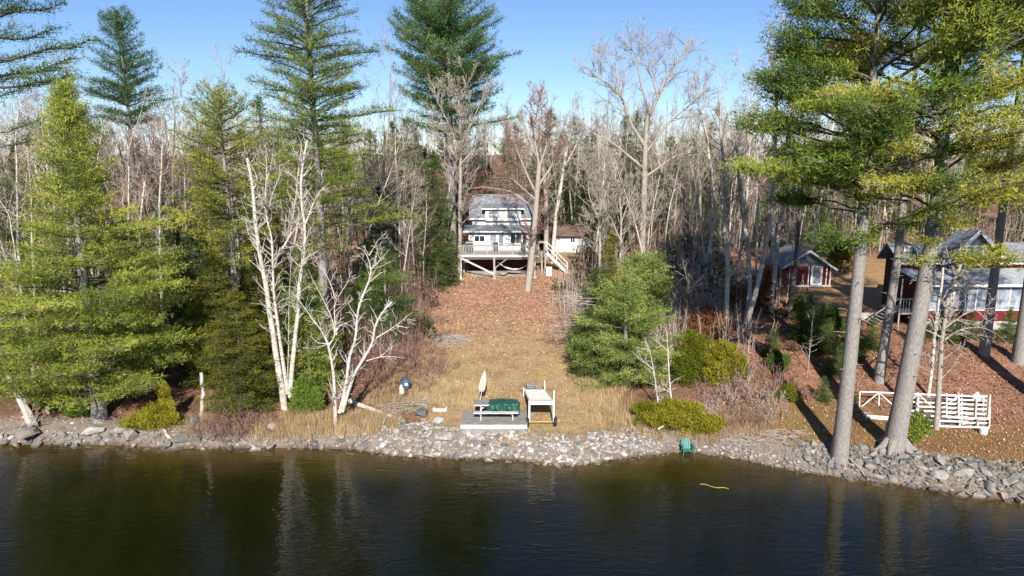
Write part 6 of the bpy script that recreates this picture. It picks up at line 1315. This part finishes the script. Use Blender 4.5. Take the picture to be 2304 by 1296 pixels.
for px, Y, w, h in [(1600, 38.5, 1.2, 1.6), (1640, 37.8, 1.2, 1.5), (1680, 38.2, 1.3, 1.8), (1720, 37.6, 1.3, 1.7), (1755, 38.6, 1.1, 1.7), (1660, 39.6, 1.3, 2.0), (1700, 40.2, 1.3, 1.9), (1620, 36.8, 1.1, 1.0), (1690, 36.4, 1.2, 1.0), (1740, 36.2, 1.1, 1.0), (1790, 37.6, .9, 1.1), (1580, 37.5, 1.0, 1.2), (1650, 36.2, 1.2, .9)]:
    i += 1; brush(px, Y, w, h, 'twig_red' if i % 2 else 'twig_grey', 'grey leafless brush above the leafy bank by the water', 'grey brush on the right bank', i)
for px, Y, w, h in [(1480, 46, 1.3, 3.0), (1520, 48, 1.5, 3.4), (1560, 52, 1.6, 3.5), (1490, 54, 1.6, 4), (1600, 56, 1.6, 3.5), (1640, 60, 1.6, 3.5), (1540, 60, 1.8, 4.5), (1450, 56, 1.6, 4)]:
    i += 1; brush(px, Y, w, h, 'twig_grey', 'tall grey twiggy thicket between the young pine and the birches', 'grey thicket right of the young pine', i)
# dead boughs reaching over the lawn from the dark fir
dead = []; R9 = random.Random(9); cdead = cfg(max=3, kids=[0, 7, 3, 0], n=[0, 5, 3, 2], kink=[0, .05, .1, .1], trop=[0, -.02, 0, 0], ang=[.5, .5, .5, .5], len=[.4, .38, .5, .5])
bd = base_at(1345, 47)
for k in range(44):
    h_ = R9.uniform(.6, 4.4); th = R9.uniform(2.2, 4.4); grow(dead, (bd[0], bd[1]+R9.uniform(-1.5, 1.5), bd[2]+h_), (math.cos(th), math.sin(th)*.6, .05), R9.uniform(2.0, 3.6), .03, 1, cdead, R9)
dmb = bare_mb(np.array(dead), None, .009); rootd = empty('dead_fir', bd, 'dead fir with long bleached boughs reaching over the lawn', 'dead tree')
dmb.obj('branches', M['twig_grey'], rootd); tm = MB(); tm.tube([bd-[0, 0, .1], bd+[0, 0, 3], bd+[.1, 0, 6.5]], [.11, .08, .02], 7); tm.obj('trunk', M['bark_dark'], rootd, True)
# ------------------------------------------------------------------ the forest: copies of a few bare trees
FV = []
specs = [(.10, 'bark_grey', 14, .28), (.08, 'bark_tan', 13, .22), (.12, 'bark_grey', 16, .3), (.07, 'birch', 14, .2), (.08, 'birch', 13, .24), (.11, 'birch', 15, .3), (.07, 'twig_red', 11, .26), (.10, 'birch', 15, .28)]
for i, (r0, mt, H, ln) in enumerate(specs):
    c = cfg(kids=[20, 8, 4, 0], len=[ln, .5, .55, .5], trop=[.02, .10, .05, .01], **{'from': [.28 if i % 2 else .4, .2, .15, .1]})
    a = bare(300+i, H, r0, c); FV.append((bare_mb(a, None, .010, 0, 1 if mt == 'birch' else None, rib=True).mesh('bare_tree', [M[mt], M['twig_red' if i == 5 else 'twig_grey']]), H, mt))
BUILD = [(-6.5, 6.5, 67.5, 82), (4, 11, 78, 86), (22, 31, 57, 66), (25, 45, 44, 60)]
def blocked(x, y):
    if any(a-.3 < x < b+.3 and c < y < d for a, b, c, d in BUILD): return True
    if in_lawn(x, y) > .2: return True
    if float(in_yard(x, y)) > .3: return True
    return False
ZONES = [ # px range, Y range, count, heights, landmark on the one side, on the other, what, group
    (960, 1330, 84, 112, 28, (8, 12.5), 'narrow spruce', 'oak', 'bare tree behind the cottage', 'bare trees behind the cottage'),
    (1330, 1760, 62, 112, 50, (8.5, 14), 'oak', 'cabin', 'bare tree in the thin wood', 'bare trees between oak and cabin'),
    (1760, 2400, 66, 115, 54, (7.5, 11.5), 'cabin', 'picture edge', 'bare trunk behind the lodge', 'bare trees behind cabin and lodge'),
    (760, 1000, 56, 100, 34, (8, 12), 'tall light pine', 'cottage', 'bare tree in the brown wood', 'bare trees left of the cottage'),
    (330, 760, 54, 105, 36, (9, 14), 'pagoda pine', 'tall light pine', 'bare tree in the wood between', 'bare trees behind the left bank pines'),
    (-120, 330, 46, 100, 38, (10, 15), 'picture edge', 'pagoda pine', 'bare tree behind the bright pine', 'bare trees behind the bright pine')]
rr9 = random.Random(99)
ZROWS = []
for (a, b_, y0, y1, cnt, hr, lm0, lm1, what, lab) in ZONES:
    made = 0; tries = 0; row_ = []
    while made < cnt and tries < 2000:
        tries += 1; Y = y0+(y1-y0)*rr9.random()**1.1; px = rr9.uniform(a, b_); p = base_at(px, Y)
        if blocked(p[0], p[1]): continue
        me, H, mt = FV[rr9.randrange(len(FV))]; h_ = rr9.uniform(*hr)*1.2; sc = h_/H; p[2] -= .1
        o = place(me, 'bare_tree', p, (rr9.gauss(0, .03), rr9.gauss(0, .04), rr9.uniform(0, 6.28)), (sc*1.1, sc*1.1, sc)); tag(o, lab, 'tree', lab); o['bark'] = mt; row_.append(o); made += 1
    ZROWS.append((row_, lm0, lm1, what, lab))
ORD = 'first second third fourth fifth sixth seventh eighth ninth tenth eleventh twelfth thirteenth fourteenth fifteenth sixteenth'.split()
BARKW = {'bark_grey': 'grey', 'bark_tan': 'tan', 'birch': 'white-barked', 'bark_dark': 'dark', 'twig_red': 'red-brown'}
def number_things(objs, left, right, what, group):
    """each label says how far it stands in its row and which of the row it is, counted from something one can find"""
    objs = sorted(objs, key=lambda o: o.location.y); n = max(1, round(len(objs)/14)); k = math.ceil(len(objs)/n)
    rowsw = {1: [''], 2: ['nearer', 'farther'], 3: ['nearest', 'middle', 'farthest'], 4: ['nearest', 'second-nearest', 'third', 'farthest'], 5: ['nearest', 'second', 'third', 'fourth', 'last']}[n]
    for r_i in range(n):
        row = sorted(objs[r_i*k:(r_i+1)*k], key=lambda o: o.location.x/o.location.y)
        for i, o in enumerate(row):
            m = len(row); a = (ORD[i], left) if i < m/2 else (ORD[m-1-i], right)
            col = BARKW.get(o.get('bark', ''), ''); rw_ = (rowsw[r_i].replace('nearest', 'front').replace('farthest', 'last')+' row ') if rowsw[r_i] else ''
            o['label'] = ' '.join(f"{a[0]} {col} {what} from the {a[1]}{', '+rw_ if rw_ else ''}".split()); o['group'] = group
for q in ZROWS: number_things(*q)
number_things(PROTO['dark'], 'bright pine', 'leafless pale birch', 'dark fir in the left shade', 'dark firs behind the left bank')
number_things(PROTO['slope'], 'yellow cedar', 'slim pine trunk', 'young green fir on the leafy slope', 'young firs on the leafy slope')
number_things(PROTO['lodge'], 'widest pine', 'picture edge', 'low evergreen at the lodge foundation', 'evergreens at the lodge foundation')
number_things(PROTO['forest'], 'picture edge by the bright pine', 'other picture edge', 'forest evergreen', 'evergreens in the forest')
for k_, (l0, l1, wh) in BRUSHROW.items(): number_things(BR[k_], l0, l1, wh, k_)
# a few tall thin ones whose tops reach into the sky
for px, Y, top, k, lab in [(870, 70, 95, 2, 'tall hazy bare tree rising beside the light green pine'), (185, 75, 110, 0, 'bare pale tree top between corner pine and pagoda pine'), (540, 72, 130, 2, 'round bare crown in the sky behind the yellowish pine'), (415, 66, 170, 1, 'thin bare tree in the sky gap left of the yellowish pine'),
        (1740, 58, 40, 5, 'tallest hazy birch touching the boughs of the right pines'), (1700, 62, 90, 3, 'tall thin birch before the sky left of the right pines'), (1660, 66, 150, 5, 'tall birch between the oak crown and the right pines'), (1600, 64, 190, 4, 'reddish bare crown right of the oak'), (1680, 60, 110, 3, 'slender white-stemmed tree left of the tallest hazy birch'), (1640, 72, 170, 7, 'tan bare crown beside the oak crown'), (1570, 74, 200, 2, 'grey crown half behind the oak boughs'), (1500, 78, 230, 0, 'bare crown low behind the oak trunk'), (1380, 80, 215, 7, 'bare crown left behind the oak'), (1820, 70, 90, 5, 'white-stemmed tree seen through the shore pine boughs'), (1765, 66, 60, 2, 'tall grey tree between the hazy birch and the shore pine'), (480, 70, 200, 2, 'bare crown rising left of the yellowish pine'), (900, 74, 215, 7, 'hazy tan crown between light pine and dark pine'), (640, 62, 250, 0, 'pale bare tree beside the light pine trunk'), (225, 66, 175, 2, 'bare crown between bright pine and pagoda pine'), (140, 60, 200, 5, 'white-stemmed tree over the bright pine shoulder'),
        (1200, 88, 190, 7, 'bare crown over the cottage roof with reddish twigs'), (1130, 90, 240, 6, 'reddish small crown over the roof ridge'), (1290, 84, 200, 0, 'grey crown left of the oak crown'),
        (1790, 64, 120, 2, 'leafless tree behind the left boughs of the tall shore pine'), (330, 62, 240, 6, 'dark red-brown bare tree under the pagoda pine'), (290, 60, 260, 6, 'second red-brown bare tree under the pagoda pine'), (370, 64, 260, 6, 'third red-brown crown right of the pagoda pine trunk')]:
    p = base_at(px, Y); me, H, mt = FV[k]; sc = height_to(p, top)/H; o = place(me, 'bare_tree', p, px*.9 % 6.28, (sc*.95, sc*.95, sc)); tag(o, lab, 'tree')
# undergrowth: thin stems between the trees
rq = np.random.default_rng(321)
def dund(x, y):
    k = (1-in_lawn(x, y))*(1-in_yard(x, y)); s = y-shore(x)
    for a, b2, c, d in BUILD: k = k*(1-((x > a-.5) & (x < b2+.5) & (y > c) & (y < d)))
    return k*sstep(7, 13, s)*(1-.75*((x > 16) & (y < 52)))
def stems(N, x0, x1, y0, y1, h, mat, name, label, twigs=7):
    x, y, z = scatter(N, x0, x1, y0, y1, dund, rq); N = len(x); H_ = h*rq.uniform(.5, 1.5, N)
    p0 = np.stack([x, y, z-.05], 1); p1 = p0+np.stack([rq.normal(0, .06, N)*H_, rq.normal(0, .06, N)*H_, H_*.5], 1); p2 = p1+np.stack([rq.normal(0, .1, N)*H_, rq.normal(0, .1, N)*H_, H_*.5], 1)
    mb = MB(); r0 = .006+.0042*H_
    mb.segs(p0, p1, r0, r0*.7, 3); mb.segs(p1, p2, r0*.7, r0*.25, 3)
    A = []; D = []
    for k in range(twigs):
        u = rq.uniform(.25, 1.9, N)[:, None]; q = np.where(u < 1, p0+(p1-p0)*u, p1+(p2-p1)*(u-1)); L_ = H_*rq.uniform(.12, .35, N)*(1.2-u[:, 0]*.4)
        a = rq.uniform(0, 6.28, N); d = np.stack([np.cos(a), np.sin(a), rq.uniform(.3, 1.3, N)], 1); d /= np.linalg.norm(d, axis=1)[:, None]
        e = q+d*L_[:, None]; sd_ = np.cross(d, rq.normal(0, 1, (N, 3))); sd_ /= np.linalg.norm(sd_, axis=1)[:, None]; w_ = .011
        v = np.stack([q-sd_*w_, q+sd_*w_, e], 1).reshape(-1, 3); mb.add(v, np.arange(len(v)).reshape(-1, 3))
    tag(mb.obj(name, M[mat], None), label, 'undergrowth', kind='stuff')
stems(1700, -14, -4, 44, 72, 2.0, 'twig_red', 'undergrowth', 'red-brown sapling thicket left of the lawn')
stems(2700, -50, 60, 52, 110, 3.6, 'twig_grey', 'undergrowth', 'grey understorey of thin stems in the forest')
stems(2600, -50, 60, 56, 120, 4.2, 'twig_red', 'undergrowth', 'brown understorey of thin stems in the forest')
stems(700, 5, 16, 42, 66, 2.2, 'twig_grey', 'undergrowth', 'grey saplings between the young pine and the birches')
# low evergreen patches on the forest floor
x, y, z = scatter(700, -50, 60, 50, 125, dund, rq)
mb = MB(); K_ = 26; X2 = np.repeat(x, K_)+rq.normal(0, .6, len(x)*K_); Y2 = np.repeat(y, K_)+rq.normal(0, .6, len(x)*K_); hh = np.repeat(rq.uniform(.5, 3.2, len(x)), K_)*rq.random(len(x)*K_)
tufts(mb, np.stack([X2, Y2, terrain(X2, Y2)+hh], 1), np.tile([0, 0, .6], (len(X2), 1)), .42, 5, .16, .8, 0, np.clip(np.repeat(rq.normal(.4, .15, len(x)), K_), 0, 1), rq)
tag(mb.obj('young_evergreens', M['fir'], None), 'young evergreens scattered over the forest floor', 'undergrowth', kind='stuff')
# the far wood
N = 850; x = rq.uniform(-170, 190, N); y = rq.uniform(112, 230, N); z = terrain(x, y); H_ = rq.uniform(12, 19, N)
mb = MB(); base = np.stack([x, y, z-.2], 1); top = base+np.stack([rq.normal(0, .5, N), rq.normal(0, .5, N), H_], 1); mb.segs(base, top, .13, .03, 4)
for k in range(26):
    u = rq.uniform(.3, 1, N)[:, None]; q = base+(top-base)*u; a = rq.uniform(0, 6.28, N); d = np.stack([np.cos(a), np.sin(a), rq.uniform(.6, 1.8, N)], 1); d /= np.linalg.norm(d, axis=1)[:, None]
    L_ = H_*rq.uniform(.12, .26, N)*(1.35-u[:, 0]); e = q+d*L_[:, None]; sd_ = np.cross(d, rq.normal(0, 1, (N, 3))); sd_ /= np.linalg.norm(sd_, axis=1)[:, None]
    v = np.stack([q-sd_*.035, q+sd_*.035, e], 1).reshape(-1, 3); mb.add(v, np.arange(len(v)).reshape(-1, 3))
    for kk in range(2):
        m_ = q+(e-q)*rq.uniform(.3, .9, N)[:, None]; d2 = d+rq.normal(0, .6, (N, 3)); e2 = m_+d2*L_[:, None]*.4
        v = np.stack([m_-sd_*.02, m_+sd_*.02, e2], 1).reshape(-1, 3); mb.add(v, np.arange(len(v)).reshape(-1, 3))
tag(mb.obj('far_forest', M['twig_grey'], None), 'distant leafless forest fading behind the nearer trees', 'forest', kind='stuff')
N = 110; x = rq.uniform(-160, 180, N); y = rq.uniform(112, 230, N); z = terrain(x, y); H_ = rq.uniform(7, 12, N)
P_ = []; T_ = []
for k in range(110):
    u = rq.uniform(.05, 1, N)**.8; a = rq.uniform(0, 6.28, N); R1 = (1-u)*H_*.2*rq.uniform(.4, 1, N); P_.append(np.stack([x+np.cos(a)*R1, y+np.sin(a)*R1, z+u*H_], 1)); T_.append(np.clip(rq.normal(.5, .2, N), 0, 1))
mb = MB(); Pq = np.concatenate(P_); tufts(mb, Pq, np.tile([0, 0, .3], (len(Pq), 1)), .8, 3, .22, .9, 0, np.concatenate(T_), rq)
tag(mb.obj('far_evergreens', M['fir'], None), 'distant evergreens in the leafless forest', 'forest', kind='stuff')
